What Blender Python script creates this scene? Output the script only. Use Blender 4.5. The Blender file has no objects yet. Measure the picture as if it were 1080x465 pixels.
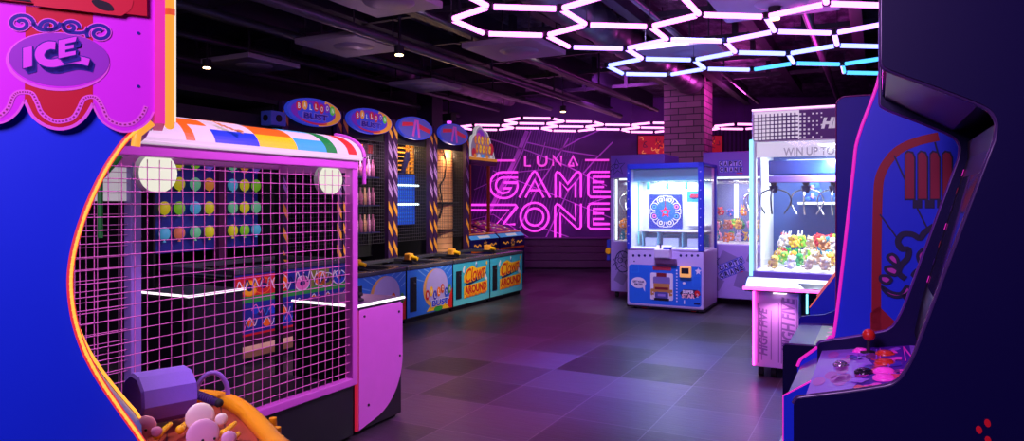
import bpy, bmesh, math, random
from mathutils import Vector, Matrix
random.seed(7)
C = bpy.context.scene.collection
PI = math.pi
# ---------------------------------------------------------------- frame of the hall
FPX, CX, HY, CAMZ = 735.0, 540.0, 212.0, 1.47
TH = math.atan(385.0/735.0)            # the rows of machines run this far right of the lens axis
ST, CT = math.sin(TH), math.cos(TH)

class Frame:
    def __init__(s, ox, oy, a): s.ox, s.oy, s.a = ox, oy, a
    def world(s, p):
        c, n = math.cos(s.a), math.sin(s.a)
        return Vector((s.ox+c*p[0]-n*p[1], s.oy+n*p[0]+c*p[1], p[2] if len(p) > 2 else 0))
G = Frame(0, 0, -TH)                   # x = across the aisle (right), y = along the rows
W = Frame(0, 0, 0)
ICE_A = math.radians(28.4)
I = Frame(-1.05, 1.93, ICE_A)

def on_u(px, py, u):                   # pixel -> (x, z) on the plane y = u of the hall grid
    k = (px-CX)/FPX
    v = u*(CT*k-ST)/(CT+ST*k)
    Y = CT*u-ST*v
    return v, CAMZ+(HY-py)*Y/FPX
def on_v(px, py, v):                   # pixel -> (y, z) on the plane x = v
    k = (px-CX)/FPX
    u = -v*(CT+ST*k)/(ST-CT*k)
    Y = CT*u-ST*v
    return u, CAMZ+(HY-py)*Y/FPX
def on_z(px, py, z):                   # pixel -> (x, y) on a level plane
    Y = (CAMZ-z)*FPX/(py-HY); X = (px-CX)/FPX*Y
    return X*CT-Y*ST, X*ST+Y*CT
def on_i(px, py, y=0.0):               # pixel -> (x, z) on the side plane of the hammer game
    k = (px-CX)/FPX
    c, n = math.cos(ICE_A), math.sin(ICE_A)
    ox, oy = I.ox-n*y, I.oy+c*y
    t = (k*oy-ox)/(c-k*n)
    Y = oy+n*t
    return t, CAMZ+(HY-py)*Y/FPX
def on_iz(px, py, z):
    Y = (CAMZ-z)*FPX/(py-HY); X = (px-CX)/FPX*Y
    dx, dy = X-I.ox, Y-I.oy
    c, n = math.cos(ICE_A), math.sin(ICE_A)
    return dx*c+dy*n, -dx*n+dy*c
def on_w(px, py, Y=15.25):
    return (px-CX)/FPX*Y, CAMZ+(HY-py)*Y/FPX

# ---------------------------------------------------------------- materials
def S(r, g, b):
    f = lambda c: (c/255/12.92) if c <= 10 else ((c/255+0.055)/1.055)**2.4
    return (f(r), f(g), f(b))
_M = {}
def mat(name, col=(.5, .5, .5), rough=.5, metal=0.0, emit=None, es=0.0, var=.06, nscale=9.0, bump=0.0, trans=0.0, alpha=1.0, spec=.5):
    if name in _M: return _M[name]
    m = bpy.data.materials.new(name); m.use_nodes = True
    nt = m.node_tree; b = nt.nodes['Principled BSDF']
    b.inputs['Base Color'].default_value = (*col, 1)
    b.inputs['Roughness'].default_value = rough
    b.inputs['Metallic'].default_value = metal
    b.inputs['Specular IOR Level'].default_value = spec
    if trans: b.inputs['Transmission Weight'].default_value = trans
    if alpha < 1: b.inputs['Alpha'].default_value = alpha
    if emit:
        b.inputs['Emission Color'].default_value = (*emit, 1)
        b.inputs['Emission Strength'].default_value = es
    if var and alpha == 1 and not trans:
        tc = nt.nodes.new('ShaderNodeTexCoord'); n = nt.nodes.new('ShaderNodeTexNoise')
        n.inputs['Scale'].default_value = nscale; n.inputs['Detail'].default_value = 3
        nt.links.new(tc.outputs['Object'], n.inputs['Vector'])
        mx = nt.nodes.new('ShaderNodeMix'); mx.data_type = 'RGBA'
        mx.inputs[6].default_value = (*[c*(1-var) for c in col], 1)
        mx.inputs[7].default_value = (*[min(1, c*(1+var)) for c in col], 1)
        nt.links.new(n.outputs['Fac'], mx.inputs[0]); nt.links.new(mx.outputs[2], b.inputs['Base Color'])
        if bump:
            bp = nt.nodes.new('ShaderNodeBump'); bp.inputs['Strength'].default_value = bump
            nt.links.new(n.outputs['Fac'], bp.inputs['Height']); nt.links.new(bp.outputs['Normal'], b.inputs['Normal'])
    _M[name] = m
    return m
def glow(name, col, es): return mat(name, (.02, .02, .02), .5, 0, col, es, var=0)

# ---------------------------------------------------------------- mesh builder
class MB:
    def __init__(s): s.v = []; s.f = []; s.m = []; s.sm = []; s.mats = []
    def mi(s, m):
        if m not in s.mats: s.mats.append(m)
        return s.mats.index(m)
    def add(s, vs, fs, m, smooth=False):
        b = len(s.v); k = s.mi(m)
        s.v += [tuple(p) for p in vs]
        for f in fs:
            s.f.append([b+i for i in f]); s.m.append(k); s.sm.append(smooth)
        return s
    def box(s, x0, x1, y0, y1, z0, z1, m, bev=0.0, seg=2):
        if x0 > x1: x0, x1 = x1, x0
        if y0 > y1: y0, y1 = y1, y0
        if z0 > z1: z0, z1 = z1, z0
        if not bev:
            vs = [(x, y, z) for z in (z0, z1) for y in (y0, y1) for x in (x0, x1)]
            fs = [(0, 2, 3, 1), (4, 5, 7, 6), (0, 1, 5, 4), (2, 6, 7, 3), (0, 4, 6, 2), (1, 3, 7, 5)]
            return s.add(vs, fs, m)
        bm = bmesh.new(); bmesh.ops.create_cube(bm, size=1)
        for w in bm.verts: w.co = ((x0+x1)/2+w.co.x*(x1-x0), (y0+y1)/2+w.co.y*(y1-y0), (z0+z1)/2+w.co.z*(z1-z0))
        bmesh.ops.bevel(bm, geom=bm.edges[:], offset=min(bev, .45*min(x1-x0, y1-y0, z1-z0)), segments=seg, profile=.5, affect='EDGES')
        return s.bm(bm, m)
    def bm(s, bm, m, smooth=False):
        bm.verts.index_update()
        s.add([tuple(w.co) for w in bm.verts], [[w.index for w in f.verts] for f in bm.faces], m, smooth); bm.free(); return s
    def prism(s, poly, ax, a0, a1, m, m2=None):
        n = len(poly)
        def P(p, a):
            return {'x': (a, p[0], p[1]), 'y': (p[0], a, p[1]), 'z': (p[0], p[1], a)}[ax]
        vs = [P(p, a0) for p in poly]+[P(p, a1) for p in poly]
        s.add(vs, [list(range(n)), list(range(2*n-1, n-1, -1))], m)
        s.add(vs, [(i, (i+1) % n, n+(i+1) % n, n+i) for i in range(n)], m2 or m)
        return s
    def cyl(s, p0, p1, r0, m, r1=None, n=14, caps=True, smooth=True):
        r1 = r0 if r1 is None else r1
        p0, p1 = Vector(p0), Vector(p1); d = (p1-p0).normalized()
        a = d.orthogonal().normalized(); b = d.cross(a)
        vs = []
        for p, r in ((p0, r0), (p1, r1)):
            for i in range(n):
                t = 2*PI*i/n; vs.append(p+(a*math.cos(t)+b*math.sin(t))*r)
        s.add(vs, [(i, (i+1) % n, n+(i+1) % n, n+i) for i in range(n)], m, smooth)
        if caps: s.add(vs, [list(range(n))[::-1], list(range(n, 2*n))], m)
        return s
    def tube(s, path, r, m, n=8, closed=False, caps=True):
        P = [Vector(p) for p in path]; N = len(P)
        vs = []; a = None
        for i in range(N):
            if closed: t = (P[(i+1) % N]-P[i-1]).normalized()
            else:
                t = (P[min(i+1, N-1)]-P[max(i-1, 0)]).normalized()
            if a is None: a = t.orthogonal().normalized()
            else:
                a = a-t*a.dot(t)
                a = a.normalized() if a.length > 1e-6 else t.orthogonal().normalized()
            b = t.cross(a)
            k = 1.0
            if 0 < i < N-1 or closed:
                q = (P[i]-P[i-1]).normalized(); c = max(.5, min(1, q.dot(t))); k = 1/c
            for j in range(n):
                w = 2*PI*j/n; vs.append(P[i]+(a*math.cos(w)+b*math.sin(w))*r*(1+(k-1)*.5))
        fs = []
        for i in range(N if closed else N-1):
            i2 = (i+1) % N
            for j in range(n):
                fs.append((i*n+j, i*n+(j+1) % n, i2*n+(j+1) % n, i2*n+j))
        s.add(vs, fs, m, True)
        if caps and not closed: s.add(vs, [list(range(n))[::-1], list(range((N-1)*n, N*n))], m)
        return s
    def ball(s, c, r, m, nu=14, nv=9, z0=-PI/2, z1=PI/2, R=None):
        if not hasattr(r, '__len__'): r = (r, r, r)
        vs = []; fs = []
        for j in range(nv+1):
            t = z0+(z1-z0)*j/nv
            for i in range(nu):
                w = 2*PI*i/nu
                p = Vector((r[0]*math.cos(t)*math.cos(w), r[1]*math.cos(t)*math.sin(w), r[2]*math.sin(t)))
                if R: p = R @ p
                vs.append((c[0]+p.x, c[1]+p.y, c[2]+p.z))
        for j in range(nv):
            for i in range(nu):
                fs.append((j*nu+i, j*nu+(i+1) % nu, (j+1)*nu+(i+1) % nu, (j+1)*nu+i))
        return s.add(vs, fs, m, True)
    def lathe(s, prof, c, m, n=20):
        vs = [(c[0]+r*math.cos(2*PI*i/n), c[1]+r*math.sin(2*PI*i/n), c[2]+z) for r, z in prof for i in range(n)]
        fs = [(j*n+i, j*n+(i+1) % n, (j+1)*n+(i+1) % n, (j+1)*n+i) for j in range(len(prof)-1) for i in range(n)]
        return s.add(vs, fs, m, True)
    def build(s, name, parent=None, base=None, frame=None, label=None):
        b = Vector(BASE[parent.name] if parent else base)
        me = bpy.data.meshes.new(name)
        me.from_pydata([tuple(Vector(p)-b) for p in s.v], [], s.f)
        for m in s.mats: me.materials.append(m)
        me.polygons.foreach_set('material_index', s.m)
        me.polygons.foreach_set('use_smooth', s.sm)
        bm = bmesh.new(); bm.from_mesh(me); bmesh.ops.recalc_face_normals(bm, faces=bm.faces[:]); bm.to_mesh(me); bm.free()
        me.update()
        o = bpy.data.objects.new(name, me); C.objects.link(o)
        BASE[o.name] = tuple(b)
        if parent: o.parent = parent
        else:
            fr = frame or G
            o.location = fr.world(b); o.rotation_euler = (0, 0, fr.a)
        if label: o['label'] = label
        return o
BASE = {}
def tag(o, label, cat, group=None):
    o['label'] = label; o['category'] = cat
    if group: o['group'] = group
    return o
def thing(name, label, cat, base, frame=G, group=None):
    o = bpy.data.objects.new(name, None); C.objects.link(o)
    o.empty_display_size = .1
    o.location = frame.world(base); o.rotation_euler = (0, 0, frame.a)
    BASE[o.name] = tuple(base)
    return tag(o, label, cat, group)
def struct(o):
    o['kind'] = 'structure'; return o

# ---------------------------------------------------------------- printed faces: flat shapes stacked on a plane
_T = {}
def textmesh(body, shear=0.0, off=0.0, space=1.0):
    key = (body, shear, off, space)
    if key in _T: return _T[key]
    cu = bpy.data.curves.new('lettering', 'FONT'); cu.body = body; cu.size = 1
    cu.shear = shear; cu.offset = off; cu.space_character = space
    cu.resolution_u = 4
    o = bpy.data.objects.new('lettering', cu); C.objects.link(o)
    dg = bpy.context.evaluated_depsgraph_get()
    me = bpy.data.meshes.new_from_object(o.evaluated_get(dg))
    vs = [(v.co.x, v.co.y) for v in me.vertices]; fs = [list(p.vertices) for p in me.polygons]
    bpy.data.objects.remove(o); bpy.data.meshes.remove(me); bpy.data.curves.remove(cu)
    xs = [v[0] for v in vs]; ys = [v[1] for v in vs]
    _T[key] = (vs, fs, min(xs), max(xs), min(ys), max(ys))
    return _T[key]
class Face:
    """a plane with its own 2-D axes; shapes laid on it in layers"""
    def __init__(s, mb, o, ax, ay, step=.0012):
        s.mb, s.o, s.ax, s.ay = mb, Vector(o), Vector(ax), Vector(ay); s.n = s.ax.cross(s.ay).normalized(); s.step = step
    def pt(s, p, k=1): return s.o+s.ax*p[0]+s.ay*p[1]+s.n*(s.step*k)
    def fill(s, poly, m, k=1):
        s.mb.add([s.pt(p, k) for p in poly], [list(range(len(poly)))], m); return s
    def rect(s, x0, x1, y0, y1, m, k=1, r=0): return s.fill(rrect(x0, x1, y0, y1, r), m, k)
    def oval(s, cx, cy, rx, ry, m, k=1, n=28, rot=0):
        c, q = math.cos(rot), math.sin(rot)
        pts = []
        for i in range(n):
            t = 2*PI*i/n; a, b = rx*math.cos(t), ry*math.sin(t)
            pts.append((cx+a*c-b*q, cy+a*q+b*c))
        return s.fill(pts, m, k)
    def stroke(s, path, w, m, k=1, closed=False):
        P = [Vector(p) for p in path]; N = len(P); L = []; R = []
        for i in range(N):
            if closed: t = P[(i+1) % N]-P[i-1]
            else: t = P[min(i+1, N-1)]-P[max(i-1, 0)]
            if t.length < 1e-9: t = Vector((1, 0))
            t.normalize(); n = Vector((-t.y, t.x))*w/2
            L.append(P[i]+n); R.append(P[i]-n)
        vs = [s.pt(p, k) for p in L+R]
        fs = [(i, (i+1) % N, N+(i+1) % N, N+i) for i in range(N if closed else N-1)]
        s.mb.add(vs, fs, m); return s
    def text(s, body, x0, x1, y0, y1, m, k=1, shear=0, off=0, rot=0, space=1.0):
        vs, fs, a, b, c, d = textmesh(body, shear, off, space)
        cx, cy = (x0+x1)/2, (y0+y1)/2; cr, sr = math.cos(rot), math.sin(rot)
        out = []
        for x, y in vs:
            X = (x-(a+b)/2)*(x1-x0)/(b-a); Y = (y-(c+d)/2)*(y1-y0)/(d-c)
            out.append(s.pt((cx+X*cr-Y*sr, cy+X*sr+Y*cr), k))
        s.mb.add(out, fs, m); return s
def rrect(x0, x1, y0, y1, r=0, n=5):
    if r <= 0: return [(x0, y0), (x1, y0), (x1, y1), (x0, y1)]
    out = []
    for cx, cy, a in ((x1-r, y0+r, -90), (x1-r, y1-r, 0), (x0+r, y1-r, 90), (x0+r, y0+r, 180)):
        for i in range(n+1):
            t = math.radians(a+90*i/n); out.append((cx+r*math.cos(t), cy+r*math.sin(t)))
    return out
def smooth(pts, n=6, closed=False):
    P = [Vector(p) for p in pts]; N = len(P); out = []
    for i in range(N if closed else N-1):
        p1, p2 = P[i], P[(i+1) % N]
        p0 = P[i-1] if (i > 0 or closed) else p1
        p3 = P[(i+2) % N] if (i+2 < N or closed) else p2
        for j in range(n):
            t = j/n
            out.append(.5*((2*p1)+(p2-p0)*t+(2*p0-5*p1+4*p2-p3)*t*t+(3*p1-p0-3*p2+p3)*t**3))
    if not closed: out.append(P[-1])
    return [tuple(p) for p in out]
def arc(cx, cy, rx, ry, a0, a1, n=10):
    return [(cx+rx*math.cos(math.radians(a0+(a1-a0)*i/n)), cy+ry*math.sin(math.radians(a0+(a1-a0)*i/n))) for i in range(n+1)]
def lamp(name, kind, loc, energy, col, frame=G, size=.5, target=None, spot=None, blend=.6):
    L = bpy.data.lights.new(name, kind); L.energy = energy; L.color = col
    if kind == 'AREA': L.shape = 'DISK'; L.size = size
    elif kind in ('POINT', 'SPOT'): L.shadow_soft_size = size
    if kind == 'SPOT': L.spot_size = math.radians(spot or 90); L.spot_blend = blend
    o = bpy.data.objects.new(name, L); C.objects.link(o)
    o.location = frame.world(loc)
    if target is not None:
        d = frame.world(target)-o.location
        o.rotation_euler = d.to_track_quat('-Z', 'Y').to_euler()
    return o

# shared materials
WHITE = mat('white_plastic', (.78, .78, .8), .4)
BLACK = mat('black_laminate', (.012, .011, .016), .35)
MATT = mat('matt_black', (.006, .006, .009), .7)
DARK = mat('dark_metal', (.05, .05, .06), .4, .6)
CHROME = mat('chrome', (.7, .7, .72), .18, 1.0)
LILAC = mat('lilac_panel', S(150, 130, 205), .4)
PURPLE = mat('deep_purple', S(60, 10, 95), .5)
YELLOW = mat('yellow_plastic', S(250, 190, 20), .4)
ORANGE = mat('orange_plastic', S(245, 120, 15), .35)
RED = mat('red_print', S(205, 25, 30), .45)
BLUE = mat('blue_print', S(20, 70, 200), .45)
SKY = mat('sky_blue_print', S(40, 140, 225), .45)
TEAL = mat('teal_print', S(50, 185, 200), .45)
GREEN = mat('green_print', S(40, 160, 60), .45)
PINK = mat('pink_print', S(235, 120, 190), .45)
NAVY = mat('navy_print', S(15, 20, 90), .45)
RUBBER = mat('black_rubber', (.01, .01, .01), .8)
GLASS = mat('clear_glass', (.9, .97, 1), .02, 0, alpha=.07, spec=.6)
# ================================================================ the setting
def floor_mat():
    m = bpy.data.materials.new('floor_tiles'); m.use_nodes = True
    nt = m.node_tree; b = nt.nodes['Principled BSDF']; N = nt.nodes.new; K = nt.links.new
    tc = N('ShaderNodeTexCoord'); mp = N('ShaderNodeMapping'); mp.inputs['Location'].default_value = (1.9+6, -5.57+6, 0)
    K(tc.outputs['Object'], mp.inputs['Vector'])
    br = N('ShaderNodeTexBrick'); br.offset = 0; br.squash = 1
    br.inputs['Scale'].default_value = 1; br.inputs['Brick Width'].default_value = .6; br.inputs['Row Height'].default_value = .6
    br.inputs['Mortar Size'].default_value = .0035; br.inputs['Mortar Smooth'].default_value = .1; br.inputs['Bias'].default_value = 0
    br.inputs['Color1'].default_value = (.012, .011, .015, 1); br.inputs['Color2'].default_value = (.085, .078, .10, 1)
    br.inputs['Mortar'].default_value = (.15, .15, .17, 1)
    K(mp.outputs['Vector'], br.inputs['Vector'])
    st = N('ShaderNodeMapping'); st.inputs['Scale'].default_value = (3, 40, 1); K(tc.outputs['Object'], st.inputs['Vector'])
    no = N('ShaderNodeTexNoise'); no.inputs['Scale'].default_value = 1.6; no.inputs['Detail'].default_value = 5
    K(st.outputs['Vector'], no.inputs['Vector'])
    mx = N('ShaderNodeMix'); mx.data_type = 'RGBA'; mx.blend_type = 'MULTIPLY'; mx.inputs[0].default_value = .5
    K(br.outputs['Color'], mx.inputs[6]); K(no.outputs['Color'], mx.inputs[7]); K(mx.outputs[2], b.inputs['Base Color'])
    mr = N('ShaderNodeMapRange'); mr.inputs['To Min'].default_value = .30; mr.inputs['To Max'].default_value = .46
    b.inputs['Specular IOR Level'].default_value = .34
    K(no.outputs['Fac'], mr.inputs['Value']); K(mr.outputs[0], b.inputs['Roughness'])
    bp = N('ShaderNodeBump'); bp.inputs['Strength'].default_value = .12; bp.inputs['Distance'].default_value = .01
    K(no.outputs['Fac'], bp.inputs['Height']); K(bp.outputs['Normal'], b.inputs['Normal'])
    return m
def rough_ceiling_mat():
    m = bpy.data.materials.new('sprayed_black_ceiling'); m.use_nodes = True
    nt = m.node_tree; b = nt.nodes['Principled BSDF']; N = nt.nodes.new; K = nt.links.new
    tc = N('ShaderNodeTexCoord'); mp = N('ShaderNodeMapping'); mp.inputs['Scale'].default_value = (2.2, 1.0, 1)
    K(tc.outputs['Object'], mp.inputs['Vector'])
    no = N('ShaderNodeTexNoise'); no.inputs['Scale'].default_value = 3; no.inputs['Detail'].default_value = 8; no.inputs['Roughness'].default_value = .7
    K(mp.outputs['Vector'], no.inputs['Vector'])
    cr = N('ShaderNodeValToRGB'); cr.color_ramp.elements[0].position = .45; cr.color_ramp.elements[0].color = (.04, .034, .06, 1)
    cr.color_ramp.elements[1].position = .75; cr.color_ramp.elements[1].color = (.30, .26, .40, 1)
    K(no.outputs['Fac'], cr.inputs['Fac']); K(cr.outputs['Color'], b.inputs['Base Color'])
    b.inputs['Roughness'].default_value = .6
    bp = N('ShaderNodeBump'); bp.inputs['Strength'].default_value = .9; bp.inputs['Distance'].default_value = .06
    K(no.outputs['Fac'], bp.inputs['Height']); K(bp.outputs['Normal'], b.inputs['Normal'])
    return m
FLOORM = floor_mat(); CEILM = rough_ceiling_mat()
WALLM = mat('dark_purple_wall', (.035, .012, .06), .6, var=.25, nscale=4)
MURAL = mat('mural_wall', (.09, .022, .17), .5, var=.5, nscale=1.3)
LINE = mat('mural_line', (.75, .28, .92), .5); HATCH = mat('mural_hatch', (.25, .08, .4), .5)
ZC = 3.75
b = MB(); b.box(-8.8, 3.2, -2.6, 17.6, -.06, 0, FLOORM); struct(b.build('floor', base=(0, 0, 0)))
b = MB(); b.box(-8.8, 3.2, -2.6, 17.6, ZC, ZC+.06, CEILM); struct(b.build('ceiling', base=(0, 0, ZC)))
b = MB(); b.box(-8.9, -8.8, -2.6, 13.2, 0, ZC, WALLM); struct(b.build('wall_left', base=(-8.85, 5, 0)))
b = MB(); b.box(3.2, 3.3, -2.6, 19.6, 0, ZC, WALLM); struct(b.build('wall_right', base=(3.25, 7, 0)))
b = MB(); b.box(-8.9, 3.3, -2.7, -2.6, 0, ZC, WALLM); struct(b.build('wall_front', base=(-2.5, -2.65, 0)))
WY = 15.3
b = MB(); b.box(-2.2, 12.2, WY, WY+.1, 0, ZC, MURAL)
fc = Face(b, (0, WY, 0), (1, 0, 0), (0, 0, 1), .002)
def wl(pts, w=.03, m=LINE, k=2): fc.stroke([on_w(x, y, WY) for x, y in pts], w, m, k)
# hatched street-map mural
for i in range(46):
    x = 486+i*2.6
    wl([(x+7, 131), (x, 131+34)], .016, HATCH, 1)
for i in range(40):
    x = 500+i*3.4
    wl([(x+9, 168), (x-6, 236)], .014, HATCH, 1)
wl([(556, 138), (545, 165), (520, 215), (505, 250)], .09); wl([(560, 138), (549, 165), (524, 215)], .03)
wl([(515, 146), (560, 160), (600, 176), (640, 196)]); wl([(555, 150), (600, 160), (632, 165)])
wl([(590, 158), (612, 146), (640, 134)]); wl([(646, 150), (628, 168), (600, 200), (575, 252)])
wl([(600, 145), (590, 162), (566, 200), (548, 240)]); wl([(520, 180), (560, 196), (610, 216), (650, 232)], .02)
wl([(560, 205), (575, 150)], .02); wl([(500, 200), (540, 182), (580, 178)], .02); wl([(560, 236), (600, 250)], .025)
wl([(620, 215), (648, 206)], .02); wl([(497, 232), (520, 226), (560, 252)], .02); wl([(530, 160), (522, 200)], .02)
for i in range(26):      # vertical slats far right
    X = 3.9+i*.09
    b.box(X, X+.04, WY-.03, WY, 2.0, 3.1, WALLM)
struct(b.build('wall_back', base=(4, WY, 0), frame=W))
WOOD = mat('dark_magenta_boards', (.10, .03, .09), .45, var=.3, nscale=14)
b = MB()
for i in range(4): b.box(-.4, 6.2, WY-.16, WY-.002, .02+i*.16, .17+i*.16, WOOD, .008)
b.box(-.4, 6.2, WY-.2, WY-.002, .655, .68, mat('ledge_paint', (.25, .06, .3), .35))
struct(b.build('trim_1', base=(2, WY, 0), frame=W))
# steel joists and conduits under the slab, running with the rows
nt = 2
JO = mat('painted_joist', (.022, .018, .034), .5, bump=.6, nscale=30)
for v in (-8.2, -7.3, -6.2, -5.2, -4.25, -3.3, -2.3, -1.3, -.2, .9, 2.0):
    b = MB(); h = 3.52 if nt % 2 else 3.42
    b.box(v-.01, v+.01, -2.5, 14.6 if v > -6 else 12.4, h, ZC, JO); b.box(v-.06, v+.06, -2.5, 14.6 if v > -6 else 12.4, h-.02, h, JO)
    struct(b.build('trim_%d' % nt, base=(v, 6, h))); nt += 1
for u in (3.9, 5.0, 6.3, 7.6, 9.0, 10.4, 12.0):
    b = MB(); b.box(-8.7, 3.1, u-.03, u+.03, 3.50, 3.56, JO)
    for k in range(14):
        b.box(-8+k*.8, -7.94+k*.8, u-.05, u+.05, 3.49, 3.75, JO)
    struct(b.build('trim_%d' % nt, base=(-2, u, 3.5))); nt += 1
PIPE = mat('galvanised_pipe', (.10, .095, .12), .38, .5)
for i, (v, z, r, lab) in enumerate(((-7.7, 3.25, .05, 'thin ceiling pipe nearest the left wall, above the oval signs'), (-6.75, 3.3, .035, 'thin ceiling pipe running above the balloon sign booths'),
                     (-5.6, 3.26, .045, 'dark ceiling pipe over the front of the booth row'), (-4.5, 3.15, .05, 'dark ceiling pipe over the left side of the aisle'),
                     (-3.75, 3.22, .03, 'slim ceiling conduit just left of the hexagon lights'), (-1.9, 3.25, .03, 'slim ceiling conduit above the middle of the hexagon lights'), (-.6, 3.25, .04, 'slim ceiling conduit above the right of the hexagon lights'))):
    b = MB(); b.cyl((v, -2.4, z), (v, 12.3 if v < -5 else 13.2, z), r, PIPE, n=10)
    for u in range(0, 12, 2): b.box(v-.01, v+.01, u, u+.03, z, ZC, JO)
    tag(b.build('overhead_pipe', base=(v, 6, z)), lab, 'pipe')
DUCT = mat('foil_duct', (.16, .15, .18), .4, .7, var=.3, nscale=22, bump=.5)
for v, u0, u1, z, r, lab in ((-2.78, 5.6, 12.6, 3.46, .2, 'crumpled foil air duct above the left hexagon lights'), (-6.45, 6.5, 12.2, 3.52, .17, 'crumpled foil air duct above the booth row')):
    b = MB(); n = 60
    prof = []
    for i in range(n+1):
        prof.append((v+.02*math.sin(i*1.7), u0+(u1-u0)*i/n, z+.012*math.sin(i*2.3)))
    b.tube(prof, r, DUCT, 14); tag(b.build('air_duct', base=(v, u0, z)), lab, 'duct')
BRK = bpy.data.materials.new('purple_lit_brick'); BRK.use_nodes = True
_n = BRK.node_tree; _p = _n.nodes['Principled BSDF']; _t = _n.nodes.new('ShaderNodeTexCoord'); _mp = _n.nodes.new('ShaderNodeMapping')
_mp.inputs['Rotation'].default_value = (PI/2, 0, 0)
_cx = _n.nodes.new('ShaderNodeCombineXYZ'); _sx = _n.nodes.new('ShaderNodeSeparateXYZ'); _ad = _n.nodes.new('ShaderNodeMath'); _ad.operation = 'ADD'
_n.links.new(_t.outputs['Object'], _sx.inputs[0]); _n.links.new(_sx.outputs[0], _ad.inputs[0]); _n.links.new(_sx.outputs[1], _ad.inputs[1])
_n.links.new(_ad.outputs[0], _cx.inputs[0]); _n.links.new(_sx.outputs[2], _cx.inputs[1])
_b = _n.nodes.new('ShaderNodeTexBrick'); _b.inputs['Scale'].default_value = 1; _b.inputs['Brick Width'].default_value = .26; _b.inputs['Row Height'].default_value = .105
_b.inputs['Mortar Size'].default_value = .008; _b.inputs['Color1'].default_value = (.22, .11, .17, 1); _b.inputs['Color2'].default_value = (.42, .20, .30, 1); _b.inputs['Mortar'].default_value = (.035, .025, .045, 1)
_n.links.new(_cx.outputs[0], _b.inputs['Vector']); _n.links.new(_b.outputs['Color'], _p.inputs['Base Color'])
_bp = _n.nodes.new('ShaderNodeBump'); _bp.inputs['Strength'].default_value = .6; _bp.inputs['Distance'].default_value = .02
_n.links.new(_b.outputs['Fac'], _bp.inputs['Height']); _bp.invert = True; _n.links.new(_bp.outputs['Normal'], _p.inputs['Normal'])
b = MB(); b.box(-3.24, -2.56, 11.8, 12.46, 0, ZC, BRK); struct(b.build('wall_pillar', base=(-2.9, 12.1, 0)))
b = MB(); b.box(-7.75, -7.4, 10.9, 11.25, 0, ZC, WALLM); struct(b.build('wall_column', base=(-7.57, 11.07, 0)))

# ceiling cassettes with a round diffuser
PANELS = [(-3.5, 6.75, .5), (-1.9, 7.75, .5), (-.75, 6.1, .55), (-6.7, 6, .5), (-4.95, 5.75, .5), (-5.75, 8.3, .5), (-3.6, 4.6, .45)]
PAN = mat('grey_ceiling_panel', (.33, .31, .36), .45)
for v, u, w, lab in ((-3.5, 6.75, .85, 'square grey ceiling panel with round vent left of the hexagon lights'), (-1.9, 7.75, .85, 'square grey ceiling panel with round vent behind the far hexagons'),
                     (-.75, 6.1, .95, 'square grey ceiling panel above the right hexagons near the top edge'), (-6.7, 6.0, .8, 'square grey ceiling panel above the flag-roofed cage, farthest left'),
                     (-4.95, 5.75, .8, 'square grey ceiling panel with spotlight beside it, above the oval signs'), (-5.75, 8.3, .75, 'square grey ceiling panel above the rightmost oval signs'),
                     (-3.6, 4.6, .7, 'square grey ceiling panel at the top edge left of the first hexagon')):
    t = thing('vent_panel', lab, 'ceiling panel', (v, u, 3.1))
    b = MB(); b.box(v-w/2, v+w/2, u-w/2, u+w/2, 3.1, 3.16, PAN, .01)
    for a in (-1, 1):
        for c in (-1, 1): b.cyl((v+a*w*.4, u+c*w*.4, 3.16), (v+a*w*.4, u+c*w*.4, ZC), .008, DARK, n=6)
    b.build('panel', t)
    b = MB(); b.lathe([(.02, -.03), (.12, -.03), (.2, -.012), (.215, 0)], (v+.05, u, 3.1), mat('vent_grey', (.3, .27, .33), .4)); b.build('round_vent', t)
WARM = glow('warm_bulb', (1, .62, .3), 9)
for v, u, z, lab in ((-6.8, 5.45, 3.0, 'warm spotlight above the left end of the flag-roofed cage'), (-4.42, 5.9, 3.0, 'warm spotlight beside the ceiling panel above the oval signs'), (-.75, 6.1, 2.98, 'small warm spotlight in the ceiling panel over the right hexagons'), (-4.6, 10.6, 2.95, 'tiny warm spotlight in front of the far hexagon lights')):
    t = thing('spotlight', lab, 'spotlight', (v, u, z))
    b = MB(); b.cyl((v, u, z), (v, u, z+.09), .05, MATT); b.cyl((v, u, z+.09), (v, u, 3.055 if v == -.75 else ZC), .008, MATT, n=6); b.build('housing', t)
    b = MB(); b.cyl((v, u, z-.012), (v, u, z), .042, WARM); b.build('bulb', t)

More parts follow.
